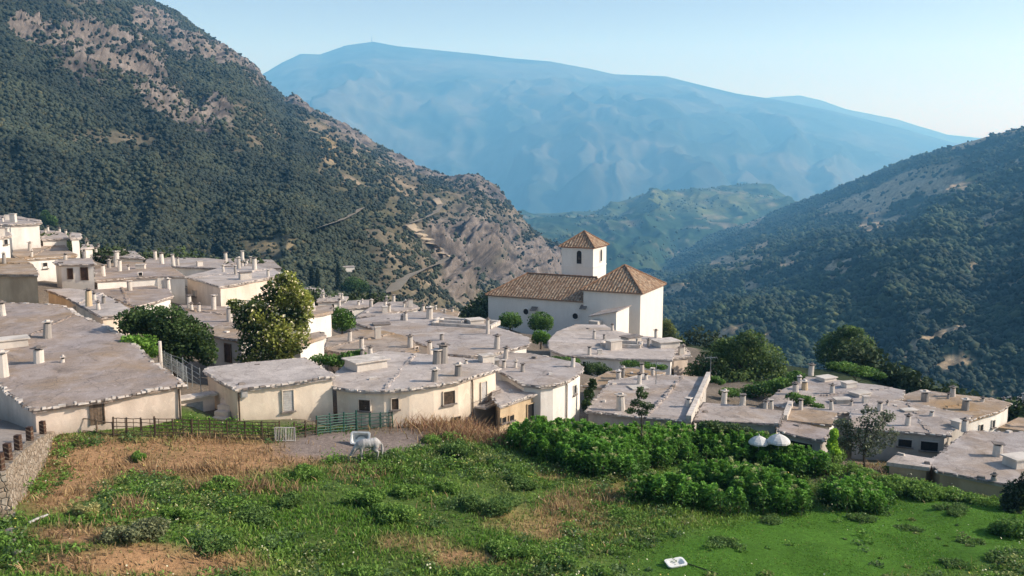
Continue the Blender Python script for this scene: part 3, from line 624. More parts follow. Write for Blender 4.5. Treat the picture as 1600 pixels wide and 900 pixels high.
GC = GC * (1 - lawn[..., None]) + np.array((.070, .160, .022)) * (.72 + .56 * n2) * lawn[..., None]
GC = GC * (1 - dry[..., None]) + np.array((.37, .22, .115)) * (.6 + .8 * n2) * dry[..., None]
GC = GC * (1 - grav[..., None]) + np.array((.235, .190, .165)) * (.7 + .6 * n2) * grav[..., None]
vil = (np.clip((gy - 49.6) / 2.5, 0, 1) * np.clip(1 - (gx - 22) / 8, 0, 1) * np.clip((yb - gy) / 6, 0, 1))[..., None]
GC = GC * (1 - vil) + np.array((.20, .165, .13)) * (.7 + .6 * n) * vil
slope_far = np.clip(np.maximum((gy - yb + 6) / 6, ((gx - 22) / 8).clip(0, 1) * (gy - 54) / 6), 0, 1)[..., None]
GC = GC * (1 - slope_far) + np.array((.045, .06, .03)) * (.6 + .8 * n) * slope_far
i = np.arange(gx.size).reshape(gx.shape)
t = NT('field_earth'); fine = t.noise(5, 5, .7); gr = t.noise(28, 3, .7)
c = t.mix(1.0, t.attr(), t.ramp(fine, [(.3, .62), (.7, 1.3)]), 'MULTIPLY')
c = t.mix(1.0, c, t.ramp(gr, [(.3, .65), (.7, 1.3)]), 'MULTIPLY')
gmat = t.finish(c, 1.0, t.bump(t.mix(.5, fine, gr), .7, .08), .05)
g = np_mesh('ground', np.stack([gx, gy, gzv], -1).reshape(-1, 3), np.stack([i[:-1, :-1], i[:-1, 1:], i[1:, 1:], i[1:, :-1]], -1).reshape(-1, 4), gmat, color=GC.reshape(-1, 3), smooth=True)
tag(g, kind='structure')

# ------------------------------------------------------------------ house building
def chimney(h, roof, px, py, hp, kind, wd):
    p = plane_pt(h, px, py); d = p.y; hh = hp * d / F; wm = wd * .62
    mb = MB(); R = Matrix.Rotation(random.uniform(0, 3.1), 3, 'Z'); mat = M['chim']
    if kind in 'wgo':
        mat = M['chim_grey'] if kind == 'g' else (M['ochre'] if kind == 'o' else M['chim'])
        r0 = min(.46, .20 * wm + .24 * wm * min(1, hh)) ; r0 *= .9; r1 = r0 * random.uniform(.86, .97)
        lean = Vector((random.uniform(-.05, .05), random.uniform(-.05, .05), 0)) * hh
        base = p + Vector((0, 0, -.15)); body = hh - .22
        mb.tube([base, p + Vector((0, 0, .12)), p + lean * .5 + Vector((0, 0, body * .5)), p + lean + Vector((0, 0, body))], [r0 * 1.08, r0 * 1.0, (r0 + r1) / 2, r1], 10)
        top = p + lean + Vector((0, 0, body))
        mb.mi = 2
        mb.tube([top, top + Vector((0, 0, .11))], r1 * .72, 8)
        mb.mi = 1
        mb.box(top + Vector((0, 0, .10)), r1 * 2.45, r1 * 2.3, .055, R)
        if random.random() < .7: mb.box(top + Vector((.03, 0, .155)), r1 * 1.2, r1 * 1.0, .11, R @ Matrix.Rotation(.6, 3, 'Z'), .7)
    elif kind == 'b':
        W = wd * .75; D = W * random.uniform(.6, .9); R = Matrix.Rotation(random.uniform(-.35, .35) + .4, 3, 'Z')
        mb.box(p + Vector((0, 0, -.12)), W, D, hh, R, .96); mb.mi = 1 if random.random() < .5 else 0
        mb.box(p + Vector((0, 0, hh - .12)), W * 1.14, D * 1.14, .08, R)
    else:                                   # low white parapet round a roof well
        R = Matrix.Rotation(-.3, 3, 'Z')
        for sx, sy, ox, oy in ((wd, .25, 0, 0), (.25, wd * .5, -wd / 2, wd * .25), (.25, wd * .5, wd / 2, wd * .25), (wd, .25, 0, wd * .5)):
            mb.box(p + R @ Vector((ox, oy, 0)) + Vector((0, 0, -.1)), sx + .006, sy, hh + .1, R)
        mb.build('parapet', M['lime'], roof); return
    mb.build('chimney', [mat, M['slate'] if random.random() < .55 else M['lime'], M['dark']], roof)

def wall_hit(h, px, py):
    """front wall point seen at a pixel: (point, tangent, normal)"""
    r = ray(px, py); best = None; W = h['wallpts']; n = len(W)
    for i in range(n):
        a, b_ = W[i], W[(i + 1) % n]; tx, ty = b_.x - a.x, b_.y - a.y
        nx, ny = ty, -tx
        den = nx * r.x + ny
        if den >= -1e-6: continue
        k = (nx * a.x + ny * a.y) / den; q = r * k
        u = ((q.x - a.x) * tx + (q.y - a.y) * ty) / (tx * tx + ty * ty)
        if -.02 <= u <= 1.02 and (best is None or k < best[0]):
            L = math.hypot(tx, ty); best = (k, q, Vector((tx / L, ty / L, 0)), Vector((nx / L, ny / L, 0)))
    return best
def opening(h, wall, px, py, wp, hp, kind):
    hit = wall_hit(h, px, py)
    if not hit: print('no wall for opening', h['key'], px, py); return
    k, q, tan, nor = hit
    cosv = abs(tan.x - tan.y * q.x / q.y); W = wp * q.y / F / max(cosv, .35); Hh = hp * q.y / F
    W = max(W, .3); Hh = max(Hh, .3)
    q = q - Vector((0, 0, Hh / 2)); Rm = Matrix((tan, -nor, Vector((0, 0, 1)))).transposed()
    def bx(mb, cx, cz, sx, sz, depth, off): mb.box(q + tan * cx + nor * (off) + Vector((0, 0, cz)), sx, depth, sz, Rm)
    name = {'door': 'door', 'shutter': 'shutter', 'win': 'window', 'dark': 'window', 'box': 'meter_box'}[kind]
    mb = MB()
    if kind == 'box':
        bx(mb, 0, 0, W, Hh, .2, .08); bx(mb, 0, .06, W * .7, Hh - .12, .03, .195); mb.build(name, M['shutter'], wall); return
    mat = {'door': 'oldwood' if h['key'] == 'h1' else 'wood', 'shutter': 'shutter', 'win': 'brownmetal', 'dark': 'dark'}[kind]
    bx(mb, 0, 0, W, Hh, .04, .008)
    if kind == 'shutter':
        for k2 in range(int(Hh / .14)): bx(mb, 0, .05 + k2 * .14, W * .86, .09, .03, .03)
    if kind == 'win':
        for k2 in range(int(Hh / .16)): bx(mb, 0, .04 + k2 * .16, W * .94, .12, .02, .03)
    if kind == 'door':
        for k2 in range(4): bx(mb, -W / 2 + W * (k2 + .5) / 4, .03, W / 4.6, Hh - .06, .02, .035)
    o = mb.build(name, M[mat], wall)
    fr = MB(); fw = .05
    bx(fr, -W / 2 - fw / 2, 0, fw, Hh, .12, .04); bx(fr, W / 2 + fw / 2, 0, fw, Hh, .12, .04); bx(fr, 0, Hh, W + 2 * fw, fw, .12, .04)
    fr.build('frame', M[h['wall']] if kind != 'door' else M['oldwood'], o)
    if kind in ('win', 'dark', 'shutter') and Hh < 2:
        s_ = MB(); bx(s_, 0, -.08, W + .24, .08, .22, .07); s_.build('sill', M['slate'], o)

for h in HOUSES:
    root = empty(h['name'], (h['c'].x, h['c'].y, h['base'])); tag(root, h['label'], 'house'); h['root'] = root
    P = h['pts']; n = len(P)
    # outline with an uneven hand-laid edge
    out = []
    for a, b_ in zip(P, P[1:] + P[:1]):
        L = (b_ - a).length; k = max(1, int(L / .9))
        for q in range(k):
            p = a.lerp(b_, q / k)
            jx, jy = noise.noise(p * .9) * .09, noise.noise(p * .9 + Vector((9, 3, 1))) * .09
            out.append(Vector((p.x + jx, p.y + jy, p.z + noise.noise(p * .35) * .07)))
    zt = lambda x, y: P[0].z + h['tilt'] * (y - P[0].y)
    xs = np.array([p.x for p in out]); ys = np.array([p.y for p in out])
    sp = 1.3; ix, iy = np.meshgrid(np.arange(xs.min(), xs.max(), sp), np.arange(ys.min(), ys.max(), sp)); ix, iy = ix.ravel(), iy.ravel()
    keep = inside(out, ix, iy) & (seg_dist(out, ix, iy) > .5)
    inner = [(x + random.uniform(-.3, .3), y + random.uniform(-.3, .3)) for x, y in zip(ix[keep], iy[keep])]
    v2 = [Vector((p.x, p.y)) for p in out] + [Vector(p) for p in inner]; m = len(out)
    r = delaunay_2d_cdt(v2, [(i, (i + 1) % m) for i in range(m)], [list(range(m))], 1, 1e-4)
    mb = MB(); top = []
    for i_, v in enumerate(r[0]):
        z = zt(v.x, v.y); p = Vector((v.x, v.y, z))
        z += noise.noise(p * .35) * .07 + (noise.noise(p * .22 + Vector((5, 5, 5))) * .12 if i_ >= m else 0)
        top.append((v.x, v.y, z))
    mb.add(top, [tuple(f) for f in r[2]])
    ring = top[:m]; mb.add(ring + [(x, y, z - .24) for x, y, z in ring], [(i, m + i, m + (i + 1) % m, (i + 1) % m) for i in range(m)] + [tuple(range(2 * m - 1, m - 1, -1))])
    roof = mb.build('roof', M[h['roof']], root)
    # slabs laid along the edge
    if h['edge'] != 'none':
        eb = MB(); es = 1.0 if h['key'] == 'h1' else (.78 if h['c'].y < 66 else .58)
        for a, b_ in zip(ring, ring[1:] + ring[:1]):
            a, b_ = Vector(a), Vector(b_); L = (b_ - a).length; tn = (b_ - a).normalized(); nn = Vector((tn.y, -tn.x, 0)); s = 0.0
            while s < L:
                wd = random.uniform(.16, .42); c = a + tn * (s + wd / 2) + nn * random.uniform(-.08, .06)
                lime = noise.noise(c * .5) * .5 + random.random() < (.80 if h['edge'] == 'lime' else .15)
                eb.mi = 1 if lime else 0
                R = Matrix.Rotation(math.atan2(tn.y, tn.x) + random.uniform(-.15, .15), 3, 'Z') @ Matrix.Rotation(random.uniform(-.08, .08), 3, 'X')
                eb.box(c + Vector((0, 0, -.09 + random.uniform(-.04, .02))), wd * random.uniform(.7, 1.1), random.uniform(.18, .42) * es, random.uniform(.06, .14) * es, R, random.uniform(.75, .98))
                s += wd
        eb.build('slate_edging', [M['slate'], M['lime']], roof)
    # loose slabs and a low hand-laid ridge on the clay
    for q in range(random.choice((2, 3, 4))):
        x_, y_ = random.uniform(xs.min(), xs.max()), random.uniform(ys.min(), ys.max())
        if inside(P, np.array([x_]), np.array([y_]))[0]:
            mb = MB(); mb.box((x_, y_, zt(x_, y_) - .04), random.uniform(.25, .6), random.uniform(.2, .4), random.uniform(.08, .2), Matrix.Rotation(random.uniform(0, 3), 3, 'Z'), random.uniform(.6, .9)); mb.build('loose_slab', M[random.choice(('slate', 'lime', 'slate'))], roof)
    if (xs.max() - xs.min()) > 7 and random.random() < .8:
        f = random.uniform(.35, .65); k0 = int(m * random.random()); pa, pb = Vector(ring[k0]), Vector(ring[(k0 + int(m * random.uniform(.42, .58))) % m]); L = (pb - pa).length; mb = MB(); s = .3
        while s < L - .3:
            q = pa.lerp(pb, s / L) + Vector((noise.noise(Vector((s, k0, 0))) * .3, noise.noise(Vector((s, k0, 5))) * .3, 0)); q.z = zt(q.x, q.y)
            if not inside(P, np.array([q.x]), np.array([q.y]))[0]:
                if mb.v: break
            else: mb.box(q - Vector((0, 0, .06)), random.uniform(.25, .5), random.uniform(.16, .3), random.uniform(.09, .17), Matrix.Rotation(math.atan2((pb - pa).y, (pb - pa).x) + random.uniform(-.3, .3), 3, 'Z'), .8)
            s += random.uniform(.18, .28)
        if mb.v: mb.build('slate_edging', M[h['roof']], roof)
    # walls set in under the eave
    wp = []
    for i_ in range(n):
        a, b_, c_ = P[i_ - 1], P[i_], P[(i_ + 1) % n]
        n1 = Vector((-(b_ - a).y, (b_ - a).x, 0)).normalized(); n2_ = Vector((-(c_ - b_).y, (c_ - b_).x, 0)).normalized()
        nn = (n1 + n2_); nn = nn / max(nn.length, .4); wp.append(b_ + nn * .22)
    h['wallpts'] = wp
    mb = MB(); nw = len(wp); zb = h['base'] - 1.6
    cols = []
    for a, b_ in zip(wp, wp[1:] + wp[:1]):
        k = max(1, int((b_ - a).length / 1.0)); cols += [a.lerp(b_, q / k) for q in range(k)]
    rows = 4; V = []
    for j in range(rows + 1):
        for p in cols:
            f = j / rows; z = zb * (1 - f) + (p.z - .16) * f
            q = Vector((p.x, p.y, z)); V.append((p.x + noise.noise(q * .7) * .05, p.y + noise.noise(q * .7 + Vector((4, 4, 4))) * .05, z))
    kc = len(cols); mb.add(V, [(j * kc + i_, j * kc + (i_ + 1) % kc, (j + 1) * kc + (i_ + 1) % kc, (j + 1) * kc + i_) for j in range(rows) for i_ in range(kc)])
    wall = mb.build('wall', M[h['wall']], root)
    for c in h['ch']: chimney(h, roof, *c)
    if h['c'].y > 60:
        for q in range(random.choice((1, 2, 2, 3))):
            for _ in range(30):
                x_, y_ = random.uniform(xs.min(), xs.max()), random.uniform(ys.min(), ys.max())
                if inside(P, np.array([x_]), np.array([y_]))[0] and seg_dist(P, np.array([x_]), np.array([y_]))[0] > .5:
                    px_c, py_c = proj(x_, y_, zt(x_, y_)); chimney(h, roof, px_c, py_c, random.uniform(.55, 1.1) * F / y_, random.choice('wwwwgb'), random.uniform(.6, .95)); break
    for w_ in h['wins']: opening(h, wall, *w_)
    if h['para']:
        q = [plane_pt(h, *p) for p in h['para']]; mb = MB()
        for a, b_ in zip(q, q[1:]):
            d = (b_ - a); mb.box((a + b_) / 2 - Vector((0, 0, .2)), d.length + .1, .34, .55, Matrix.Rotation(math.atan2(d.y, d.x), 3, 'Z'))
        mb.build('parapet', M['lime'], roof)
# ------------------------------------------------------------------ the church
ang = math.radians(-26); U = Vector((math.cos(ang), math.sin(ang), 0)); Vv = Vector((-math.sin(ang), math.cos(ang), 0)); ZZ = Vector((0, 0, 1))
K = at(1001, 458, 125); CB = -27.5
def rect(o, lu, lv): return [o, o + U * lu, o + U * lu + Vv * lv, o + Vv * lv]      # CCW from the near-left corner
def tiled(name, faces, parent, thick=True):
    """tiled roof planes with a tile-sized UV map; faces = lists of 3D points, first edge = eave"""
    me = bpy.data.meshes.new(name); off = parent_world(parent); V = []; Fc = []; uv = []
    for f in faces:
        f = [Vector(p) for p in f]; e = (f[1] - f[0]).normalized(); nrm = e.cross(f[2] - f[0]).normalized(); s_ = nrm.cross(e)
        i0 = len(V); V += [p - off for p in f]; Fc.append(tuple(range(i0, i0 + len(f))))
        uv += [((p - f[0]).dot(e) / .24 + i0 * 7.3, (p - f[0]).dot(s_) / .36) for p in f]
    me.from_pydata([tuple(v) for v in V], [], Fc); L = me.uv_layers.new(name='UVMap')
    for k, c in enumerate(uv): L.data[k].uv = c
    me.materials.append(M['tiles']); me.update()
    return link(bpy.data.objects.new(name, me), parent)
def caps(parent, lines, r=.14):
    mb = MB()
    for a, b_ in lines: 
        n = max(2, int((b_ - a).length / .45))
        mb.tube([a.lerp(b_, k / n) + ZZ * (.02 + .03 * (k % 2)) for k in range(n + 1)], r, 6)
    mb.build('ridge_tile', M['ridge'], parent)
def block(name, base, z0, z1, parent, mat='church'):
    mb = MB(); mb.prism([(p.x, p.y) for p in base], z0, z1); return mb.build(name, M[mat], parent)

ch = empty('church', (K.x, K.y, CB)); tag(ch, 'white village church with brown tiled roofs and square bell tower', 'church')
EZ = K.z                                           # chancel eave
c0 = K - U * 8.7; chan = rect(Vector((c0.x, c0.y, EZ)), 8.7, 11.3)
wall = block('chancel', chan, CB, EZ - .02, ch)
ov = .35; e = [chan[0] - U * ov - Vv * ov, chan[1] + U * ov - Vv * ov, chan[2] + U * ov + Vv * ov, chan[3] - U * ov + Vv * ov]
apex = sum(chan, Vector()) / 4; apex.z = EZ + 3.25
rf = tiled('chancel_roof', [[e[i], e[(i + 1) % 4], apex] for i in range(4)] , ch); caps(rf, [(p, apex) for p in e])
mb = MB()
for a, b_ in zip(e, e[1:] + e[:1]):
    mb.tube([a - ZZ * .06, b_ - ZZ * .06], .09, 5)
mb.build('eave_trim', M['ridge'], rf)
# nave
NZ = at(911, 472, 128.3).z; n0 = c0 - U * 15.9 + Vv * .25; nave = rect(Vector((n0.x, n0.y, NZ)), 15.88, 10.8)
nw_ = block('nave', nave, CB, NZ - .02, ch)
e = [nave[0] - U * ov - Vv * ov, nave[1] - Vv * ov, nave[2] + Vv * ov, nave[3] - U * ov + Vv * ov]
ra = (nave[0] + nave[3]) / 2 + U * 4.2 + ZZ * 2.95; rb = (nave[1] + nave[2]) / 2 + ZZ * 2.95
rf = tiled('nave_roof', [[e[0], e[1], rb, ra], [e[2], e[3], ra, rb], [e[3], e[0], ra]], ch); caps(rf, [(ra, rb), (e[0], ra), (e[3], ra)])
mb = MB(); mb.tube([e[0] - ZZ * .06, e[1] - ZZ * .06], .09, 5); mb.build('eave_trim', M['ridge'], rf)
# tower
T0 = at(927, 387, 139.5); t0 = T0 - U * 5.4; tow = rect(Vector((t0.x, t0.y, T0.z)), 5.4, 6.0)
tw = block('tower', tow, CB, T0.z - .18, ch)
def grow(b_, k, z): return [Vector((p.x, p.y, z)) for p in (b_[0] - U * k - Vv * k, b_[1] + U * k - Vv * k, b_[2] + U * k + Vv * k, b_[3] - U * k + Vv * k)]
z1 = at(927, 418, 139.5).z
mb = MB(); mb.prism(grow(tow, .07, 0), z1 - .09, z1 + .09); mb.build('string_course', M['church'], tw)
mb = MB(); mb.prism(grow(tow, .16, 0), T0.z - .17, T0.z - .02); mb.build('cornice', flat_noise('brick_red_cornice', (.25, .10, .06), (.36, .17, .10), 3), tw)
e = grow(tow, .38, T0.z); apex = sum(e, Vector()) / 4; apex.z = T0.z + 2.35
rf = tiled('tower_roof', [[e[i], e[(i + 1) % 4], apex] for i in range(4)] + [[e[3], e[2], e[1], e[0]]], ch); caps(rf, [(p, apex) for p in e], .12)
def arch(parent, c, T, N, w, h, name='belfry_opening'):
    """round-headed dark opening with a moulded surround; c = sill centre"""
    def outline(w, h): 
        r = w / 2; return [(-r, 0), (r, 0)] + [(r * math.cos(a), h - r + r * math.sin(a)) for a in [math.pi * k / 10 for k in range(11)]]
    mb = MB(); pts = outline(w, h); n = len(pts)
    vs = [c + T * x + ZZ * z + N * .012 for x, z in pts]; mb.add(vs, [tuple(range(n))])
    o = mb.build(name, M['dark'], parent)
    mb = MB(); outer = outline(w + .24, h + .12); outer = [(x, z - (.0 if i > 1 else .0)) for i, (x, z) in enumerate(outer)]
    vs = [c + T * x + ZZ * z + N * .10 for x, z in pts] + [c + T * x + ZZ * z + N * .10 for x, z in outer] + [c + T * x + ZZ * z for x, z in pts] + [c + T * x + ZZ * z for x, z in outer]
    fs = []
    for i in range(1, n): j = (i + 1) % n; fs += [(i, j, n + j, n + i), (i, 2 * n + i, 2 * n + j, j), (n + i, n + j, 3 * n + j, 3 * n + i)]
    mb.add(vs, fs); mb.build('surround', M['church'], o)
    mb = MB(); mb.box(c - ZZ * .1 + N * .06, w + .3, .2, .1, Matrix((T, N, ZZ)).transposed()); mb.build('sill', M['church'], o)
def on_wall(px, py, p, N):
    r = ray(px, py); return r * ((p.x * N.x + p.y * N.y) / (r.x * N.x + r.y * N.y))
arch(tw, on_wall(905, 412, tow[0], Vv), U, -Vv, .85, 2.1)
arch(tw, on_wall(938.5, 408, tow[1], U), Vv, U, .8, 1.9)
# bell in the opening
p = on_wall(905, 402, tow[0], Vv) - Vv * .03
mb = MB(); mb.tube([p - Vv * .06 + ZZ * .15, p - Vv * .06 - ZZ * .05, p - Vv * .06 - ZZ * .28, p - Vv * .06 - ZZ * .36], [.06, .15, .2, .26], 10); mb.build('bell', M['brownmetal'], tw)
# round windows and little dark canopies in the nave wall
for px, py, r in ((822, 487, .46), (899, 494, .46)):
    c = on_wall(px, py, nave[0], Vv); mb = MB(); pts = [c - Vv * .012 + U * r * math.cos(a) + ZZ * r * math.sin(a) for a in [k * math.pi / 10 for k in range(20)]]
    mb.add(pts, [tuple(range(20))]); o = mb.build('round_window', M['dark'], nw_)
    mb = MB(); ring = [c - Vv * .07 + U * (r + .06) * math.cos(a) + ZZ * (r + .06) * math.sin(a) for a in [k * math.pi / 10 for k in range(21)]]; mb.tube(ring, .09, 5); mb.build('surround', M['church'], o)
for px, py in ((836, 480.5), (913, 478)):
    c = on_wall(px, py, nave[0], Vv); mb = MB(); R = Matrix((U, Vv, ZZ)).transposed() @ Matrix.Rotation(.6, 3, 'X')
    mb.box(c - Vv * .4 - ZZ * .15, 1.0, .9, .07, R); mb.build('dark_canopy', M['slate'], nw_)
# lean-to in front of the chancel
A = at(963, 487, 118.5); a0 = A - U * 3.7; ann = rect(Vector((a0.x, a0.y, 0)), 3.7, 5.4); zh, zl = A.z, A.z - 1.0
mb = MB(); q = [(p.x, p.y) for p in ann]
mb.add([(*q[0], CB), (*q[1], CB), (*q[2], CB), (*q[3], CB), (*q[0], zl), (*q[1], zh), (*q[2], zh), (*q[3], zl)], [(3, 2, 1, 0), (4, 5, 6, 7), (0, 1, 5, 4), (1, 2, 6, 5), (2, 3, 7, 6), (3, 0, 4, 7)])
an = mb.build('lean_to', M['church'], ch)
mb = MB(); g_ = grow(ann, .25, 0); zs = [zl, zh, zh, zl]
mb.add([(p.x, p.y, z + .02) for p, z in zip(g_, zs)] + [(p.x, p.y, z + .14) for p, z in zip(g_, zs)], [(3, 2, 1, 0), (4, 5, 6, 7), (0, 1, 5, 4), (1, 2, 6, 5), (2, 3, 7, 6), (3, 0, 4, 7)])
mb.build('lean_to_roof', M['r_grey'], an)
mb = MB(); c = on_wall(934, 500, ann[0], Vv); mb.box(c - Vv * 1.0 - ZZ * .9, 1.3, 1.6, 1.0, Matrix((U, Vv, ZZ)).transposed()); mb.build('cistern', M['grey'], an)
# ------------------------------------------------------------------ foliage
def quads(C, size, color, up=.25, aspect=1.0):
    """leaf quads: centres (n,3), sizes (n,), colours (n,3)"""
    n = len(C); N = rng.normal(size=(n, 3)); N[:, 2] = np.abs(N[:, 2]) + up; N /= np.linalg.norm(N, axis=1, keepdims=True)
    A = np.cross(N, rng.normal(size=(n, 3))); A /= np.linalg.norm(A, axis=1, keepdims=True) + 1e-9; B = np.cross(N, A)
    A *= (size * .5)[:, None]; B *= (size * .5 * aspect)[:, None]
    bend = N * (size * .16)[:, None]
    V = np.stack([C - A - bend, C + B * .75, C + A - bend, C - B * .75], 1).reshape(-1, 3)
    return V, np.arange(4 * n).reshape(n, 4), np.repeat(color, 4, axis=0)
def join(parts):
    V, Fc, Cc, o = [], [], [], 0
    for v, f, c in parts: V.append(v); Fc.append(f + o); Cc.append(c); o += len(v)
    return np.concatenate(V), np.concatenate(Fc), np.concatenate(Cc)
def shell(n, c, r):
    """points in a lumpy ellipsoid, mostly near its surface"""
    d = rng.normal(size=(n, 3)); d /= np.linalg.norm(d, axis=1, keepdims=True)
    k = rng.random(n) ** .38
    lump = .8 + .45 * fbm(d[:, 0] * 1.9 + c[0], d[:, 2] * 1.9 + d[:, 1] * 1.3 + c[2], 3, 7)
    return np.asarray(c) + d * np.asarray(r) * (k * lump)[:, None], d
def tree(name, label, cat, d, base, lobes, cols, leaf=.28, dens=26, trunk=.16, group=None, flower=None, world=None, dep=.85, gap=0):
    """tree from crown lobes (photo px centre, px radii) standing at depth d; trunk and limbs run to the lobes"""
    s_ = d / F
    B = world if world is not None else (at(*base, d) if base[1] is not None else None)
    if world is None:
        B.z = float(ground_z(np.array(B.x), np.array(B.y))) if 14 < B.y < 200 else B.z
    root = empty(name, B); tag(root, label, cat, group)
    parts = []; cs = []
    for px, py, rx, ry in lobes:
        c = at(px, py, d); c.y += random.uniform(-.3, .3) * rx * s_; r = (rx * s_, rx * s_ * dep, ry * s_); cs.append((c, r))
        leaf_ = leaf * .72; n = int(dens * 3.2 * (rx * s_ * ry * s_) ** .9 / leaf_ ** 2 * .55) + 40
        P, dirs = shell(n, c, r)
        if gap:
            kf = fbm(P[:, 0] / gap, P[:, 2] / gap + P[:, 1] / gap, 3, 3); P, dirs = P[kf > .43], dirs[kf > .43]
        n = len(P); clump = fbm(P[:, 0] * 1.5 / max(leaf * 4, .4), (P[:, 2] + P[:, 1]) * 1.5 / max(leaf * 4, .4), 3, 11)
        f = np.clip((clump - .35) * 2.4 + .35 * dirs[:, 2] + .15 * dirs[:, 0], 0, 1)  # leaves lighter on the crown's top and sun side: light put into the tint
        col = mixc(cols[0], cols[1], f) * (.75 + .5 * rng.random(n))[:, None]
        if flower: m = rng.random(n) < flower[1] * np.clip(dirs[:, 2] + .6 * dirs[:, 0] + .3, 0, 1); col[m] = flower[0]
        parts.append(quads(P, leaf_ * (.6 + .8 * rng.random(n)), col))
    V, Fc, Cc = join(parts)
    np_mesh('crown', V, Fc, M['leaf'] if d < 140 else M['farleaf'], root, Cc)
    if trunk:
        mb = MB(); cc = sum((c for c, r in cs), Vector()) / len(cs); top = B.lerp(cc, .75)
        mid_ = B.lerp(top, .5) + Vector((random.uniform(-.1, .1), 0, 0))
        mb.tube([B - ZZ * .2, B + ZZ * .1, mid_, top], [trunk * 1.35, trunk, trunk * .8, trunk * .55], 8)
        for c, r in cs:
            st = mid_.lerp(top, random.random()); m_ = st.lerp(c, .5) + ZZ * .1
            mb.tube([st, m_, c + ZZ * r[2] * .5], [trunk * .5, trunk * .3, trunk * .08], 6)
        mb.build('trunk', M['bark'], root, True)
    return root
GD = ((.014, .028, .010), (.050, .080, .024)); GM = ((.025, .058, .012), (.085, .15, .03)); GB = ((.05, .11, .015), (.14, .24, .04)); GO = ((.035, .045, .028), (.095, .11, .065))
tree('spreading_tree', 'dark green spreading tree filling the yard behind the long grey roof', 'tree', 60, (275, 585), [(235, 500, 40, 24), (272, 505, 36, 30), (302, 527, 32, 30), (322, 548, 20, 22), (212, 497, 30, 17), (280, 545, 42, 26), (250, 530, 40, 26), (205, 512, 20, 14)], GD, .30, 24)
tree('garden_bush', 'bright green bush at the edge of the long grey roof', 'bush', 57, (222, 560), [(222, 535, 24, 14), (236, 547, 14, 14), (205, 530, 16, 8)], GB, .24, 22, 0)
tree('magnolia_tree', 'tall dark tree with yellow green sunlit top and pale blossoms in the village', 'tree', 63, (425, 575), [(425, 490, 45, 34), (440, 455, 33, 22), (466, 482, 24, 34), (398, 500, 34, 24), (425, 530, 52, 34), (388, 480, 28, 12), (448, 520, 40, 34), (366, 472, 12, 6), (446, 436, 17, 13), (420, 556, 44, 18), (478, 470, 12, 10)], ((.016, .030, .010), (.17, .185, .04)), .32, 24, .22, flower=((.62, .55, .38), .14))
tree('climbing_vine', 'leafy vine growing over a roof beside the small shuttered house', 'vine', 62, (520, 578), [(505, 562, 22, 8), (528, 563, 24, 9), (548, 556, 20, 8), (560, 552, 10, 6)], GM, .26, 26, .05)
tree('garden_tree', 'fresh green round tree between the white terraces and the red brown roof', 'tree', 84, (532, 515), [(528, 494, 18, 14), (543, 502, 14, 14), (532, 506, 16, 12)], GM, .28, 24, .1)
tree('garden_tree', 'rounded tree on a short trunk at the shaded church wall, the smaller of the pair', 'tree', 118, (798, 524), [(797, 500, 18, 13), (788, 503, 10, 8), (806, 503, 10, 9)], GM, .30, 26, .14)
tree('garden_tree', 'dense green tree at the shaded church wall between its two round windows', 'tree', 117, (845, 528), [(845, 499, 19, 13), (840, 508, 16, 10), (853, 507, 12, 10)], GM, .30, 26, .14)
tree('garden_bush', 'light green bush in the lane below the church trees', 'bush', 106, (846, 540), [(843, 524, 11, 9), (852, 528, 9, 10), (838, 530, 8, 8)], GB, .26, 24, 0)
tree('hillside_tree', 'olive green tree showing behind the sunlit church end wall', 'tree', 138, (1042, 550), [(1040, 508, 12, 12), (1046, 522, 14, 16), (1036, 530, 12, 14), (1062, 535, 10, 10)], ((.05, .07, .02), (.13, .15, .045)), .36, 22, .14)
tree('shade_bush', 'dark bush in the shade under the rounded roof in front of the church', 'bush', 84, (925, 595), [(928, 576, 22, 11), (910, 580, 14, 12), (945, 582, 14, 10)], GD, .24, 24, 0)
tree('climbing_vine', 'thin green vine trailing along the wall of the rounded pale roof', 'vine', 84, (880, 572), [(880, 563, 16, 5), (898, 565, 10, 5), (868, 560, 8, 4)], GM, .2, 26, 0)
tree('climbing_vine', 'vine on the low wall right of the rounded pale roof', 'vine', 76, (1000, 585), [(985, 567, 18, 5), (1010, 570, 14, 5), (1032, 573, 12, 4)], GM, .2, 26, 0)
tree('shade_bush', 'dark bush squeezed beside the tall lit end wall', 'bush', 61, (920, 645), [(920, 615, 9, 12), (926, 600, 7, 10), (916, 632, 8, 12)], GD, .22, 24, 0)
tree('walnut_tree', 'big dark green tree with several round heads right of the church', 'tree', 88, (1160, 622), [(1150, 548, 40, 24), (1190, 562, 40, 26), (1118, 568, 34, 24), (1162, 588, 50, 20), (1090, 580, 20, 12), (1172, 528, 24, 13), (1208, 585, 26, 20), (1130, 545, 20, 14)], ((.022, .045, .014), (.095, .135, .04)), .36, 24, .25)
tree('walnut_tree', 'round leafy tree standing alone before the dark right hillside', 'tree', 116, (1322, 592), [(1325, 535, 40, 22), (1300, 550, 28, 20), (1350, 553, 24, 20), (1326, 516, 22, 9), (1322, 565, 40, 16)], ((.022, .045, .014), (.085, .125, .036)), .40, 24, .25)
tree('climbing_vine', 'green vine pergola sloping down the far side of the sprawling grey roof', 'vine', 80, (1340, 590), [(1318, 574, 26, 7), (1345, 579, 26, 8), (1370, 586, 16, 6), (1300, 570, 12, 5)], GM, .26, 26, .05)
tree('climbing_vine', 'vine mass between the big dark tree and the sprawling grey roof', 'vine', 76, (1210, 622), [(1225, 598, 24, 10), (1195, 607, 24, 12), (1175, 612, 18, 10), (1245, 588, 14, 8)], GM, .26, 24, .05)
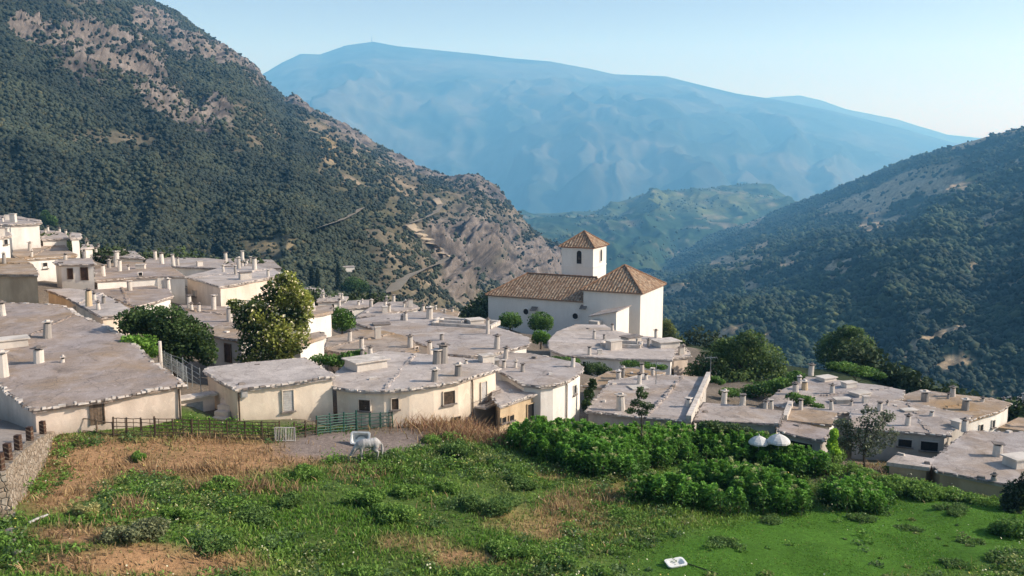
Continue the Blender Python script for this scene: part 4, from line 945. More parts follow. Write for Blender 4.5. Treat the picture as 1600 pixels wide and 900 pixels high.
tree('climbing_vine', 'short vine strip lying across the sprawling grey roof', 'vine', 66, (1255, 640), [(1240, 619, 14, 6), (1258, 626, 18, 7), (1276, 634, 12, 5)], GM, .24, 26, 0)
tree('climbing_vine', 'little vine tuft behind the sloping white parapet', 'vine', 74, (1118, 610), [(1116, 592, 12, 5), (1126, 597, 8, 5), (1140, 612, 20, 7)], GM, .22, 26, 0)
tree('olive_tree', 'grey green thin leaved tree in front of the dark garage', 'tree', 53.5, (1352, 715), [(1366, 660, 24, 18), (1340, 684, 28, 22), (1318, 662, 16, 10), (1384, 682, 20, 20), (1356, 640, 13, 8), (1388, 650, 12, 10), (1352, 700, 30, 12), (1310, 690, 14, 14)], GO, .20, 13, .09, gap=.5)
tree('climbing_vine', 'yellow green vine column at the end of the porch roof', 'vine', 53, (1303, 712), [(1303, 678, 7, 10), (1300, 694, 9, 13), (1305, 704, 9, 8)], ((.10, .19, .02), (.24, .36, .04)), .2, 26, .04)
tree('slim_tree', 'slim young tree with airy leaf tiers in front of the broad pale roof', 'tree', 51, (1010, 668), [(1003, 616, 11, 8), (996, 630, 13, 7), (1012, 634, 11, 7), (985, 641, 10, 5), (1004, 645, 12, 5), (1000, 607, 6, 4)], GD, .17, 12, .045)
tree('garden_bush', 'shaded dark bush where the nearest grey roof meets the picture edge', 'bush', 45.5, (1592, 800), [(1592, 770, 26, 22), (1580, 785, 22, 16), (1610, 760, 22, 30)], ((.012, .02, .012), (.03, .045, .02)), .2, 22, 0)
tree('garden_bush', 'rounded weed bush at the edge of the short lawn near the picture corner', 'bush', 41, (1580, 838), [(1580, 822, 30, 15), (1560, 826, 18, 11), (1605, 830, 28, 18)], GM, .2, 22, 0)
tree('shade_bush', 'dark creeper over the wall under the narrow slate eave', 'bush', 55, (1150, 690), [(1110, 664, 22, 9), (1140, 670, 22, 8), (1165, 678, 20, 10), (1195, 684, 16, 10)], GD, .2, 22, 0)

# trees standing on the far slopes
def drop(px, py, surf=None):
    best = None
    for S in (surf or (left, right)):
        hit = S['bvh'].ray_cast(Vector((0, 0, 0)), ray(px, py).normalized())
        if hit[0] is not None and (best is None or hit[3] < best[3]): best = hit
    return best[0] if best else None
def hill_tree(name, label, base, lobes, cols, leaf=.6, group=None, dens=22):
    p = drop(*base)
    if p is None: print('no hill at', base); return
    tree(name, label, 'tree', p.y, base, lobes, cols, leaf, dens, .3, group, world=p)
GC_ = ((.010, .020, .012), (.030, .045, .022))
hill_tree('cypress_tree', 'single tall dark cypress beyond the white terraces', (528, 459), [(528, 418, 2.2, 9), (528, 428, 3.6, 12), (528, 440, 4.4, 14), (528, 450, 4, 9)], GC_, .5)
hill_tree('cypress_tree', 'left one of the twin cypresses above the flat topped shed', (487, 452), [(487, 424, 3, 9), (487, 434, 4.6, 12), (487, 443, 5, 10)], GC_, .5)
hill_tree('cypress_tree', 'right one of the twin cypresses above the flat topped shed', (496, 453), [(496, 427, 3, 9), (496, 436, 4.4, 12), (496, 446, 4.6, 9)], GC_, .5)
hill_tree('cypress_tree', 'short pointed cypress beside the round tree clump', (567, 459), [(567, 446, 2.6, 7), (567, 454, 4, 7)], GC_, .5)
hill_tree('hillside_tree', 'broad round tree beyond the white terraces near the tall cypress', (552, 460), [(553, 443, 16, 11), (543, 450, 13, 9), (565, 449, 13, 10)], GM, .6)
hill_tree('cypress_tree', 'dark pointed tree rising behind the highest house', (53, 352), [(52, 304, 2, 9), (52, 314, 3, 12), (53, 326, 4, 13), (54, 338, 5, 12)], GC_, .6)
hill_tree('hillside_tree', 'leafy tree beside the dark pointed tree behind the highest house', (74, 356), [(72, 340, 9, 12), (80, 346, 9, 9)], GM, .6)

# scrub and woodland on the slopes: far-off woods that read as one mass
ICO = None
def ico():
    bm = bmesh.new(); bmesh.ops.create_icosphere(bm, subdivisions=1, radius=1); V = np.array([v.co[:] for v in bm.verts]); Fc = np.array([[v.index for v in f.verts] for f in bm.faces]); bm.free(); return V, Fc
IV, IF = ico()
def blobs(C, r, flat, col):
    n = len(C); a = rng.random(n) * 6.28; ca, sa = np.cos(a), np.sin(a)
    T = IV[None] * (.72 + .56 * rng.random((n, len(IV), 1)))
    X = T[..., 0] * ca[:, None] - T[..., 1] * sa[:, None]; Y = T[..., 0] * sa[:, None] + T[..., 1] * ca[:, None]
    V = np.stack([X, Y, T[..., 2] * flat[:, None]], -1) * r[:, None, None] + C[:, None]
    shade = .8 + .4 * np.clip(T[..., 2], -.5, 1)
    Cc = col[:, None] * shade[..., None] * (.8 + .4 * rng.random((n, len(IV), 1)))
    Fc = (IF[None] + (np.arange(n) * len(IV))[:, None, None]).reshape(-1, 3)
    return V.reshape(-1, 3), Fc, Cc.reshape(-1, 3)
def scatter(S, n, prob, margin=60):
    V, Fc = S['V'], S['F']; P = V[Fc]; A = .5 * np.linalg.norm(np.cross(P[:, 2] - P[:, 0], P[:, 3] - P[:, 1]), axis=1)
    cx, cy_ = S['px'][Fc].mean(1), S['py'][Fc].mean(1)
    ok = (cx > -margin) & (cx < 1600 + margin) & (cy_ > -margin) & (cy_ < 720)
    nr = np.cross(P[:, 2] - P[:, 0], P[:, 3] - P[:, 1]); nr[nr[:, 2] < 0] *= -1; nr /= np.linalg.norm(nr, axis=1, keepdims=True) + 1e-9
    c = P.mean(1); facing = -(nr * c).sum(1) / np.linalg.norm(c, axis=1)
    dist = np.linalg.norm(c, axis=1); w_ = A * (900 / dist) ** 1.3 * ok * (facing > -.15) * prob(cx, cy_, S, Fc)
    i = rng.choice(len(Fc), n, p=w_ / w_.sum()); u, v = rng.random(n), rng.random(n)
    q = P[i]; pt = (q[:, 0] * ((1 - u) * (1 - v))[:, None] + q[:, 1] * (u * (1 - v))[:, None] + q[:, 2] * (u * v)[:, None] + q[:, 3] * ((1 - u) * v)[:, None])
    return pt, cx[i], cy_[i]
TRACKS = [[(612, 462), (628, 442), (660, 425), (685, 416), (698, 406), (680, 390), (656, 368), (640, 353), (660, 345), (681, 334), (688, 322), (680, 311)], [(495, 362), (530, 350), (552, 338), (566, 328)]]
def pr_left(cx, cy_, S, Fc):
    dm = np.full(cx.shape, 1e9)
    for T_ in TRACKS:
        for a, b_ in zip(T_, T_[1:]): dm = np.minimum(dm, seg_dist([a, b_], cx, cy_))
    return _pr_left(cx, cy_, S, Fc) * np.clip((dm - 1.0) / 2, 0, 1)
def _pr_left(cx, cy_, S, Fc):
    w_ = wood_left(cx, cy_); rk = S['rk'][Fc].mean(1)
    n = fbm(cx / 18., cy_ / 12., 3, 111)
    return (.20 + w_ * .80) * (1 - .86 * np.clip(rk * 1.5, 0, 1)) * np.clip((n - .33) * 5 + w_ * .5, .08, 1) * (1 - .9 * ell(cx, cy_, 425, 385, 45, 10, -8))
def woods(name, S, n, prob, r0, r1, cA, cB, lobes=3, kinds=None):
    P, cx, cy_ = scatter(S, n, prob)
    r = (r0 + (r1 - r0) * rng.random(n) ** 2.4) * np.clip(np.linalg.norm(P, axis=1) / 1000, .25, 1.15) ** .75; f = np.clip((fbm(P[:, 0] / 60, P[:, 1] / 60, 4, 121) - .35) * 2.6, 0, 1) * .7 + .3 * rng.random(n)
    big = .72 + .56 * fbm(P[:, 0] / 170, (P[:, 1] + P[:, 2]) / 170, 4, 191)
    col = mixc(np.array(cA), np.array(cB), f) * big[:, None]; dryb = (rng.random(n) < .07); col[dryb] = col[dryb] * np.array([1.7, 1.35, 1.1]); parts = []
    for k in range(lobes):
        o = rng.normal(size=(n, 3)) * (r * (.55 if k else .1))[:, None]; o[:, 2] = np.abs(o[:, 2]) * .8
        rr = r * (1 if k == 0 else .62); parts.append(blobs(P + o + np.array([0, 0, .45]) * r[:, None], rr, .85 + .3 * rng.random(n), col * (.75 + .5 * rng.random(n))[:, None]))
    V, Fc, Cc = join(parts)
    tag(np_mesh(name, V, Fc, M['farleaf'], color=Cc, smooth=False), kind='stuff')
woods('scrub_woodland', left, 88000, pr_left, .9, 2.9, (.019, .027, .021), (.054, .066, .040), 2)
def pr_right(cx, cy_, S, Fc):
    d = bare_right(cx, cy_); n = fbm(cx / 60., cy_ / 22., 4, 131)
    return (1 - .93 * d) * np.clip((n - .30) * 4, .15, 1) * np.interp(cy_, [200, 330, 450, 600], [.6, .7, 1, 1.1])
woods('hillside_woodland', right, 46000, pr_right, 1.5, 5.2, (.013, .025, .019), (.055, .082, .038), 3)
woods('valley_scrub', mid, 1800, lambda cx, cy_, S, Fc: np.clip(fbm(cx / 30., cy_ / 9., 4, 141) - .4, 0, 1), 2, 7, (.03, .05, .025), (.06, .085, .04), 1)

# scrub on the steep drop behind the village
S_ = dict(V=np.stack([gx, gy, gzv], -1).reshape(-1, 3), F=np.stack([i[:-1, :-1] for i in [np.arange(gx.size).reshape(gx.shape)]] + [np.arange(gx.size).reshape(gx.shape)[:-1, 1:], np.arange(gx.size).reshape(gx.shape)[1:, 1:], np.arange(gx.size).reshape(gx.shape)[1:, :-1]], -1).reshape(-1, 4))
S_['px'], S_['py'] = [v.ravel() for v in proj(gx, gy, gzv)]
ex = np.where(gx > 22, np.minimum(yb - 2, 200), yb).ravel()
def pr_drop(cx, cy_, S, Fc):
    c = S['V'][Fc].mean(1); return (c[:, 1] > ex[Fc].mean(1) - 1.0) * 1.0
P, cx, cy_ = scatter(S_, 2600, pr_drop); parts = []
for p in P:
    if p[1] > 230: continue
    R = random.uniform(.9, 2.6); n = int(60 + 34 * R * R); Q, dd = shell(n, p + np.array([0, 0, R * .5]), (R, R, R * random.uniform(.7, 1.2)))
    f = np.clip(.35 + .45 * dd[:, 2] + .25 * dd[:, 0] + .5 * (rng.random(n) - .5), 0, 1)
    parts.append(quads(Q, .30 + .35 * rng.random(n), mixc(np.array((.018, .032, .015)), np.array((.06, .088, .034)), f) * random.uniform(.65, 1.35)))
V, Fc, Cc = join(parts); tag(np_mesh('gorge_scrub', V, Fc, M['farleaf'], color=Cc), kind='stuff')
# ------------------------------------------------------------------ the field: grass, weeds, crop
def samp(n, lo=(-30, 22), hi=(36, 56)):
    x = lo[0] + (hi[0] - lo[0]) * rng.random(n); y = lo[1] + (hi[1] - lo[1]) * rng.random(n); z = ground_z(x, y)
    px, py = proj(x, y, z); ok = (px > -30) & (px < 1630) & (py < 925) & (py > 655)
    lxx = np.interp(y, [p.y for p in LANE], [p.x for p in LANE]); ok &= x > lxx + .35
    for h in HOUSES:
        if h['c'].y < 75: ok &= ~inside(h['pts'], x, y)
    ok &= ~((y > 49.5) & (px > 120) & (px < 620) & (py < 668))
    return x[ok], y[ok], z[ok], px[ok], py[ok]
def blades(x, y, z, h, w_, col, lean=.35):
    n = len(x); a = rng.random(n) * 6.283; L = rng.normal(size=(n, 2)) * lean * h[:, None]
    B = np.stack([x, y, z - .02], -1); dx = np.stack([np.cos(a), np.sin(a), 0 * a], -1) * (w_ * .5)[:, None]
    mid_ = B + np.stack([L[:, 0] * .3, L[:, 1] * .3, h * .55], -1); top = B + np.stack([L[:, 0], L[:, 1], h], -1)
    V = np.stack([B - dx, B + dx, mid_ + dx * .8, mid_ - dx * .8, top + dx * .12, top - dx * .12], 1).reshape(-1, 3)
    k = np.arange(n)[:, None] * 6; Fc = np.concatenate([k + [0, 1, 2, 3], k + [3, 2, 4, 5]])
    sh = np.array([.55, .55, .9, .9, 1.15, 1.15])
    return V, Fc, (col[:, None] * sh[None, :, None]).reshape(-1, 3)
# green grass
x, y, z, px, py = samp(300000); dry, grav, lawn = zones(px, py)
n1 = fbm(x / 2.6, y / 2.6, 4, 151); n2 = fbm(x / 7, y / 7, 3, 152)
keep = rng.random(len(x)) < (1 - dry * .88) * (1 - grav * .97) * np.clip(.25 + 1.6 * (n1 - .3), .1, 1) 
x, y, z, px, py, dry, lawn, n1, n2 = [v[keep] for v in (x, y, z, px, py, dry, lawn, n1, n2)]
h = (.08 + .19 * rng.random(len(x)) * np.clip(n1 * 2 - .3, .25, 1.3)) * (1 - .72 * lawn)
col = mixc(np.array((.062, .13, .017)), np.array((.130, .190, .038)), np.clip((n2 - .35) * 3, 0, 1) * .8 + .2 * rng.random(len(x)))
col = mixc(col, np.array((.060, .135, .016)), lawn * .8); col = mixc(col, np.array((.19, .155, .07)), np.clip(dry * .9 + (rng.random(len(x)) < .07) * .6, 0, 1)) * (.7 + .6 * rng.random(len(x)))[:, None]
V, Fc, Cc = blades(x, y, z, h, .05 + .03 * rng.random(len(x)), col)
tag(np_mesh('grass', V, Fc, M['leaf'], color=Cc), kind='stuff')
# dry stalks
x, y, z, px, py = samp(260000); dry, grav, lawn = zones(px, py)
tall = np.maximum.reduce([ell(px, py, 700, 676, 95, 14), ell(px, py, 780, 686, 50, 10), ell(px, py, 630, 668, 30, 10), .3 * ell(px, py, 330, 688, 130, 7), .55 * ell(px, py, 370, 765, 100, 10), .5 * ell(px, py, 205, 800, 30, 16), .5 * ell(px, py, 320, 738, 90, 8), .4 * ell(px, py, 560, 742, 40, 12), .35 * ell(px, py, 900, 790, 60, 20)])
n1 = fbm(x / 1.8, y / 1.8, 4, 161)
p = np.clip(dry * .42 * np.clip((n1 - .36) * 5, .34, 1) + tall * .9 + .02 * (n1 > .5) * (1 - lawn), 0, 1) * (1 - grav * .96)
keep = rng.random(len(x)) < p
x, y, z, px, py, tall, n1 = [v[keep] for v in (x, y, z, px, py, tall, n1)]
h = (.10 + .34 * rng.random(len(x)) ** 1.5 * np.clip(n1 * 2 - .2, .3, 1.2)) * (1 + 1.5 * tall)
col = mixc(np.array((.27, .19, .095)), np.array((.16, .105, .055)), rng.random(len(x))); col = mixc(col, np.array((.17, .095, .06)), tall * (rng.random(len(x)) < .5)) * (.75 + .5 * rng.random(len(x)))[:, None]
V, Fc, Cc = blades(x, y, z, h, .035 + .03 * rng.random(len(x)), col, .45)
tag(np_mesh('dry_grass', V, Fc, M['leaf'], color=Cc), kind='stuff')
# broad-leaved weeds in clumps
x, y, z, px, py = samp(8200); dry, grav, lawn = zones(px, py)
strip = np.maximum.reduce([ell(px, py, 70, 745, 22, 62, 32), ell(px, py, 120, 690, 40, 8), ell(px, py, 20, 840, 34, 60)])
n1 = fbm(x / 4.5, y / 4.5, 3, 171)
keep = rng.random(len(x)) < np.maximum(np.clip((n1 - .36) * 3.4, .05, 1) * (1 - dry) * (1 - grav) * (1 - lawn * .93), strip)
x, y, z, px, py, dry, lawn = [v[keep] for v in (x, y, z, px, py, dry, lawn)]; parts = []
tone = rng.random(len(x))
for i_ in range(len(x)):
    R = (.18 + .62 * random.random() ** 2) * (1 - .55 * lawn[i_]); hh = R * random.uniform(.4, .85); n = int(26 + 150 * R * R + 60 * R)
    P, dd = shell(n, (x[i_], y[i_], z[i_] + hh * .25), (R, R, hh)); ok = P[:, 2] > z[i_] - .02; P, dd = P[ok], dd[ok]
    a, b_ = ((.034, .072, .012), (.105, .185, .032)) if tone[i_] < .55 else (((.028, .058, .018), (.08, .125, .042)) if tone[i_] < .82 else ((.075, .095, .028), (.16, .18, .06)))
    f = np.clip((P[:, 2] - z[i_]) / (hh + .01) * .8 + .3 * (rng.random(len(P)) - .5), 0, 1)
    parts.append(quads(P, .09 + .10 * rng.random(len(P)), mixc(np.array(a), np.array(b_), f) * random.uniform(.8, 1.2), .5, .7))
k = rng.choice(len(x), 900); Q = np.stack([x[k] + rng.normal(size=900) * .3, y[k] + rng.normal(size=900) * .3, z[k] + .25 + .35 * rng.random(900)], -1)
parts.append(quads(Q, .06 + .05 * rng.random(900), np.where(rng.random((900, 1)) < .6, np.array([[.42, .40, .28]]), np.array([[.40, .33, .08]])), 1.5))
V, Fc, Cc = join(parts); tag(np_mesh('weeds', V, Fc, M['leaf'], color=Cc), kind='stuff')
# shrubs one can tell apart
def shrub(label, px, py, w_, hpx, cols, leaf=.13, group=None, name='field_shrub'):
    B = on_ground(px, py); s_ = B.y / F; w_ *= 1.2; hpx *= .78; root = empty(name, B); tag(root, label, 'shrub', group); parts = []; R, Hh = w_ * s_ / 2, hpx * s_
    for k in range(7):
        o = Vector((random.uniform(-.7, .7) * R, random.uniform(-.6, .6) * R, 0)); c = B + o + ZZ * Hh * random.uniform(.3, .55)
        n = int(90 + 420 * R * Hh); P, dd = shell(n, c, (R * random.uniform(.3, .6), R * random.uniform(.3, .6), Hh * random.uniform(.3, .62))); P[:, 2] = np.maximum(P[:, 2], B.z + .02)
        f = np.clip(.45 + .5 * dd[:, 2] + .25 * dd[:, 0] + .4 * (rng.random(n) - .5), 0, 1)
        parts.append(quads(P, leaf * (.6 + .8 * rng.random(n)), mixc(np.array(cols[0]), np.array(cols[1]), f), .3, .7))
    V, Fc, Cc = join(parts); np_mesh('foliage', V, Fc, M['leaf'], root, Cc)
    mb = MB()
    for k in range(5): mb.tube([B + Vector((random.uniform(-.1, .1), random.uniform(-.1, .1), -.05)), B + Vector((random.uniform(-.6, .6) * R, random.uniform(-.6, .6) * R, Hh * .6))], [.02, .008], 5)
    mb.build('stem', M['bark'], root)
DK = ((.024, .05, .014), (.078, .13, .032)); MD = ((.032, .068, .014), (.105, .178, .034)); GY_ = ((.05, .06, .03), (.13, .14, .07)); YL = ((.12, .12, .04), (.26, .24, .10))
shrub('small round green shrub alone in the dry grass near the fence', 215, 722, 30, 18, MD)
shrub('grey green feathery shrub in the field near the stone wall', 208, 842, 72, 42, GY_)
shrub('yellowing weed clump beside the grey feathery shrub', 137, 808, 36, 34, YL, .11)
for px, py, w_, hp in ((480, 748, 46, 24), (612, 815, 56, 36), (712, 712, 52, 30), (760, 800, 80, 34), (570, 790, 50, 32), (890, 812, 0, 0), (690, 690, 44, 16), (450, 790, 44, 24), (800, 862, 70, 24), (930, 905, 56, 26), (560, 905, 70, 20), (750, 908, 70, 26), (870, 880, 50, 22), (335, 770, 60, 30), (395, 815, 60, 26), (640, 775, 48, 24), (700, 770, 40, 24), (975, 812, 40, 18), (330, 860, 60, 26), (270, 815, 40, 26), (820, 760, 50, 24), (860, 720, 46, 20)):
    if w_: shrub('low dark green weed clump among the rough grass of the field', px, py, w_, hp, random.choice((MD, MD, DK)), .13, 'dark weed clumps in the field')
for px, py, w_, hp in ((1198, 722, 50, 42), (1232, 726, 50, 40), (1260, 724, 50, 30), (1290, 722, 60, 26), (1400, 768, 70, 34), (1450, 778, 60, 30), (1500, 782, 60, 20), (1410, 745, 50, 22), (1215, 708, 50, 22), (1330, 742, 60, 22)):
    shrub('low green weed bush between the leafy crop and the nearest grey roof', px, py, w_, hp, MD, .15, 'weed bushes under the grey roof')
for px, py, w_, hp in ((1345, 812, 40, 12), (1420, 828, 34, 8), (1490, 800, 50, 12), (1520, 850, 36, 9), (1495, 885, 40, 10), (1200, 815, 40, 10), (1130, 850, 60, 10), (1560, 872, 50, 10)):
    shrub('flat little weed tuft in the short lawn', px, py, w_, hp, DK, .11, 'weed tufts in the lawn')
# the tall leafy crop, in beds
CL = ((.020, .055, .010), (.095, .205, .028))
def crop(label, poly, hh, dens=5.6):
    P = [on_ground(*p) for p in poly]; c = sum(P, Vector()) / len(P); root = empty('crop_bed', c); tag(root, label, 'crop', 'beds of tall leafy crop')
    xs, ys = [p.x for p in P], [p.y for p in P]; A = (max(xs) - min(xs)) * (max(ys) - min(ys)); n = int(A * dens)
    x = min(xs) + rng.random(n) * (max(xs) - min(xs)); y = min(ys) + rng.random(n) * (max(ys) - min(ys)); ok = inside(P, x, y); x, y = x[ok], y[ok]; z = ground_z(x, y)
    ed = np.clip(seg_dist(P, x, y) / 1.0, .72, 1); H_ = hh * (.84 + .24 * fbm(x / 1.3, y / 1.3, 3, 181)) * ed * (.92 + .16 * rng.random(len(x))); parts = []; mb = MB()
    for i_ in range(len(x)):
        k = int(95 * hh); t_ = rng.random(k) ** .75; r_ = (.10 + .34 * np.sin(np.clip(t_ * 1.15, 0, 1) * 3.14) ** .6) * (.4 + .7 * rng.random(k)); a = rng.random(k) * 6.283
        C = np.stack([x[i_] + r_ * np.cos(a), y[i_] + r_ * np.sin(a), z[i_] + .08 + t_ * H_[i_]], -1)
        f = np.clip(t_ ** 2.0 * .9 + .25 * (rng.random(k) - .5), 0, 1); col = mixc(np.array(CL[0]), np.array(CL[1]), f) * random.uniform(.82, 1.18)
        if random.random() < .16: m = (t_ > .93); col[m] = (.20, .22, .09)
        parts.append(quads(C, .15 + .11 * rng.random(k), col, .7, .55))
        if seg_dist(P, np.array([x[i_]]), np.array([y[i_]]))[0] < 1.3: mb.tube([(x[i_], y[i_], z[i_] - .05), (x[i_], y[i_], z[i_] + H_[i_] * .8)], [.018, .008], 4, False)
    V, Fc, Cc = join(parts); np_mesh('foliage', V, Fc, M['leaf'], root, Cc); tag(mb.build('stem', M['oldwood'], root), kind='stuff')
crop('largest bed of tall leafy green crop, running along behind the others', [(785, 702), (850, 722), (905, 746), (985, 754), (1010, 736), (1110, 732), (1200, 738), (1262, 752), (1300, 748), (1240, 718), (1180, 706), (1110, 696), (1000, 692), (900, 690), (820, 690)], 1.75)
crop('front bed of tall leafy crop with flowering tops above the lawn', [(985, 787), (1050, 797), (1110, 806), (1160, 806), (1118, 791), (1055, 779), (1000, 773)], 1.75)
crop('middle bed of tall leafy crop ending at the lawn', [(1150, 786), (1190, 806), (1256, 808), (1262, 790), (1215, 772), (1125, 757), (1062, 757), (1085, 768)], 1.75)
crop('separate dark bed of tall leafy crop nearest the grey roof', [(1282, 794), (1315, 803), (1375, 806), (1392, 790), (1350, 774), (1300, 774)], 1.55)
# ------------------------------------------------------------------ lane, stone wall, bollards
mb = MB(); Lp = [Vector((p.x, p.y, p.z + .01)) for p in LANE]; Ll = [Vector((p.x - 9 - (2 if i > 5 else 0), p.y + (4 if i > 5 else 0), p.z + .25)) for i, p in enumerate(Lp)]
for i in range(len(Lp) - 1): mb.add([Lp[i], Lp[i + 1], Ll[i + 1], Ll[i]], [(0, 1, 2, 3)])
t = NT('lane_concrete'); f1 = t.noise(.9, 5, .65); f2 = t.noise(12, 4, .6)
c = t.mix(t.ramp(f1, [(.35, 0.0), (.7, 1.0)]), (.26, .225, .20), (.37, .32, .28)); c = t.mix(t.ramp(f2, [(.3, .4), (.6, 0.0)]), c, (.14, .12, .10))
tag(mb.build('lane', t.finish(c, .95, t.bump(f2, .4, .03), .1)), kind='structure')
t = NT('rubble_masonry'); p_ = t.pos(); v = t.n('ShaderNodeTexVoronoi', Vector=p_, Scale=4.6, Randomness=.9); v2 = t.n('ShaderNodeTexVoronoi', Vector=p_, Scale=4.6, Randomness=.9, _feature='DISTANCE_TO_EDGE')
c = t.ramp(t.n('ShaderNodeSeparateColor', i0=v.outputs['Color']).outputs[0], [(0, (.22, .17, .12)), (.5, (.36, .29, .22)), (1, (.44, .38, .31))])
c = t.mix(t.ramp(v2.outputs['Distance'], [(.0, .5), (.07, 0.0)]), c, (.09, .07, .055)); c = t.mix(t.ramp(t.noise(8), [(.35, .4), (.65, 0.0)]), c, (.15, .12, .09))
M['rubble'] = t.finish(c, .95, t.bump(t.ramp(v2.outputs['Distance'], [(0, 0.0), (.12, 1.0)]), .9, .06), .1)
wl = empty('retaining_wall', (LANE[4].x, LANE[4].y, LANE[4].z)); tag(wl, 'curved rubble stone retaining wall dropping from the lane to the field', 'wall')
V = []; Fc = []; cols = []
for a, b_ in zip(LANE, LANE[1:]):
    k = max(2, int((b_ - a).length / .35)); cols += [a.lerp(b_, q / k) for q in range(k)]
cols.append(LANE[-1]); rows = 8
for j in range(rows + 1):
    for p in cols:
        zb = float(ground_z(np.array(p.x + .5), np.array(p.y))) - .5; zt_ = p.z + .10; f = j / rows; z = zb + (zt_ - zb) * f
        o = noise.noise(Vector((p.x * 2.3, p.y * 2.3, z * 3))) * .10 + (1 - f) * .25
        V.append((p.x + .18 + o, p.y - .05, z + (noise.noise(p * 2.5) * .06 if j == rows else 0)))
kc = len(cols); Fc = [(j * kc + i, j * kc + i + 1, (j + 1) * kc + i + 1, (j + 1) * kc + i) for j in range(rows) for i in range(kc - 1)]
mb = MB(); mb.add(V, Fc); top = V[rows * kc:]
mb.add(top + [(x - .42, y + .1, z) for x, y, z in top], [(i, i + 1, kc + i + 1, kc + i) for i in range(kc - 1)])
mb.add([(x - .42, y + .1, z) for x, y, z in top] + [(x - .42, y + .1, z - .5) for x, y, z in top], [(i, i + 1, kc + i + 1, kc + i) for i in range(kc - 1)])
mb.build('masonry', M['rubble'], wl)
ords = ['nearest', 'second', 'third', 'fourth', 'fifth', 'sixth', 'last']
def along(px):
    """point of the wall line shown at picture column px"""
    pr = [proj(p.x, p.y, p.z)[0] for p in LANE]
    for i in range(len(LANE) - 1):
        if pr[i] <= px <= pr[i + 1]: return LANE[i].lerp(LANE[i + 1], (px - pr[i]) / (pr[i + 1] - pr[i]))
proto = None
for i, px in enumerate((3, 15, 31, 49, 69, 94)):
    p = along(px) + Vector((-.05, 0, .08))
    if proto is None:
        proto = empty('bollard', p); mb = MB(); mb.box(p - ZZ * .1, .24, .24, .78, None, .94); mb.build('post', M['wood'], proto)
        for k in range(3):
            mb = MB(); R = Matrix.Rotation(.5, 3, 'Y'); mb.box(p + ZZ * (.12 + .19 * k), .27, .256, .045, R); mb.build('light_streak', M['oldwood'], proto)  # pale slanted strips added to imitate light falling between the posts
        o = proto
    else:
        o = proto.copy(); COL.objects.link(o); o.location = p
        for c_ in list(proto.children): q = c_.copy(); COL.objects.link(q); q.parent = o
    tag(o, f'dark bollard crossed by light streaks on the stone wall, {ords[i] if i else "first"} counted from the picture edge' if i < 5 else 'dark bollard crossed by light streaks on the stone wall, farthest and next to the fence', 'bollard', 'bollards along the lane')

# ------------------------------------------------------------------ fences
def fence(name, label, cat, pts, hgt, nposts, nrails, mat, post_r=.045, rail_r=.022, bars=0, diag=False):
    """posts and rails between ground points given by photo pixels"""
    G = [on_ground(*p) if len(p) == 2 else at(*p) for p in pts]; root = empty(name, G[0]); tag(root, label, cat)
    seg = [0]
    for a, b_ in zip(G, G[1:]): seg.append(seg[-1] + (b_ - a).length)
    def pt(s):
        for i in range(len(G) - 1):
            if s <= seg[i + 1] + 1e-6: return G[i].lerp(G[i + 1], (s - seg[i]) / (seg[i + 1] - seg[i]))
        return G[-1]
    Lt = seg[-1]
    for k in range(nposts):
        b_ = pt(Lt * k / (nposts - 1)); mb = MB(); tilt = Vector((random.uniform(-.05, .05), random.uniform(-.05, .05), 0)); mb.tube([b_ - ZZ * .3, b_ + ZZ * (hgt + random.uniform(.0, .14)) + tilt], post_r, 6); mb.build('post', mat, root)
    for k in range(nrails):
        z = hgt * (.12 + .85 * k / max(1, nrails - 1)); mb = MB(); m = 14
        mb.tube([pt(Lt * q / m) + ZZ * (z + random.uniform(-.02, .02)) for q in range(m + 1)], rail_r, 5); mb.build('rail', mat, root)
    if bars:
        mb = MB()
        for k in range(bars):
            b_ = pt(Lt * (k + .5) / bars); mb.tube([b_ + ZZ * .1, b_ + ZZ * hgt * .97], rail_r * .8, 5)
        mb.build('lattice_bar', mat, root)
    return root
fence('rail_fence', 'thin wooden rail fence joining the bollards to the rusty hurdles', 'fence', [(98, 674), (140, 676), (178, 682)], .75, 4, 2, M['oldwood'], .05, .03)
fence('hurdle_fence', 'rusty metal hurdle fence in front of the long pinkish wall', 'fence', [(177, 683), (242, 684)], 1.05, 4, 5, M['brownmetal'], bars=5)
fence('hurdle_fence', 'long rusty hurdle fence across the front of the small shuttered house', 'fence', [(243, 684), (340, 687), (437, 689)], 1.08, 8, 6, M['brownmetal'], .04, .024, bars=16)
fence('hurdle_fence', 'sagging rusty fence panel between the white pen gate and the green gate', 'fence', [(460, 686), (494, 680)], .9, 3, 5, M['brownmetal'], bars=3)
fence('field_gate', 'dark green barred metal field gate below the two small windows', 'gate', [(496, 680), (556, 673)], 1.12, 4, 7, M['greenmetal'], .05, .035, bars=2)
fence('hurdle_fence', 'green hurdle fence panel ending in the dry weeds', 'fence', [(558, 673), (614, 668)], 1.0, 4, 5, M['greenmetal'], .045, .026, bars=4)
# white pen gate leaning on the fence
g0, g1 = on_ground(430, 690), on_ground(461, 690); root = empty('pen_gate', g0); tag(root, 'small white barred pen gate leaning at the gap of the rusty fence', 'gate')
mb = MB(); hh = .8
for z in (.06, hh): mb.tube([g0 + ZZ * z, g1 + ZZ * z], .025, 5)
for q in (0, .52, 1): mb.tube([g0.lerp(g1, q) - ZZ * .05, g0.lerp(g1, q) + ZZ * hh], .028, 5)
mb.build('frame', M['shutter'], root); mb = MB()
for k in range(1, 12): mb.tube([g0.lerp(g1, k / 12) + ZZ * .06, g0.lerp(g1, k / 12) + ZZ * hh], .014, 4)
mb.build('lattice_bar', M['shutter'], root)

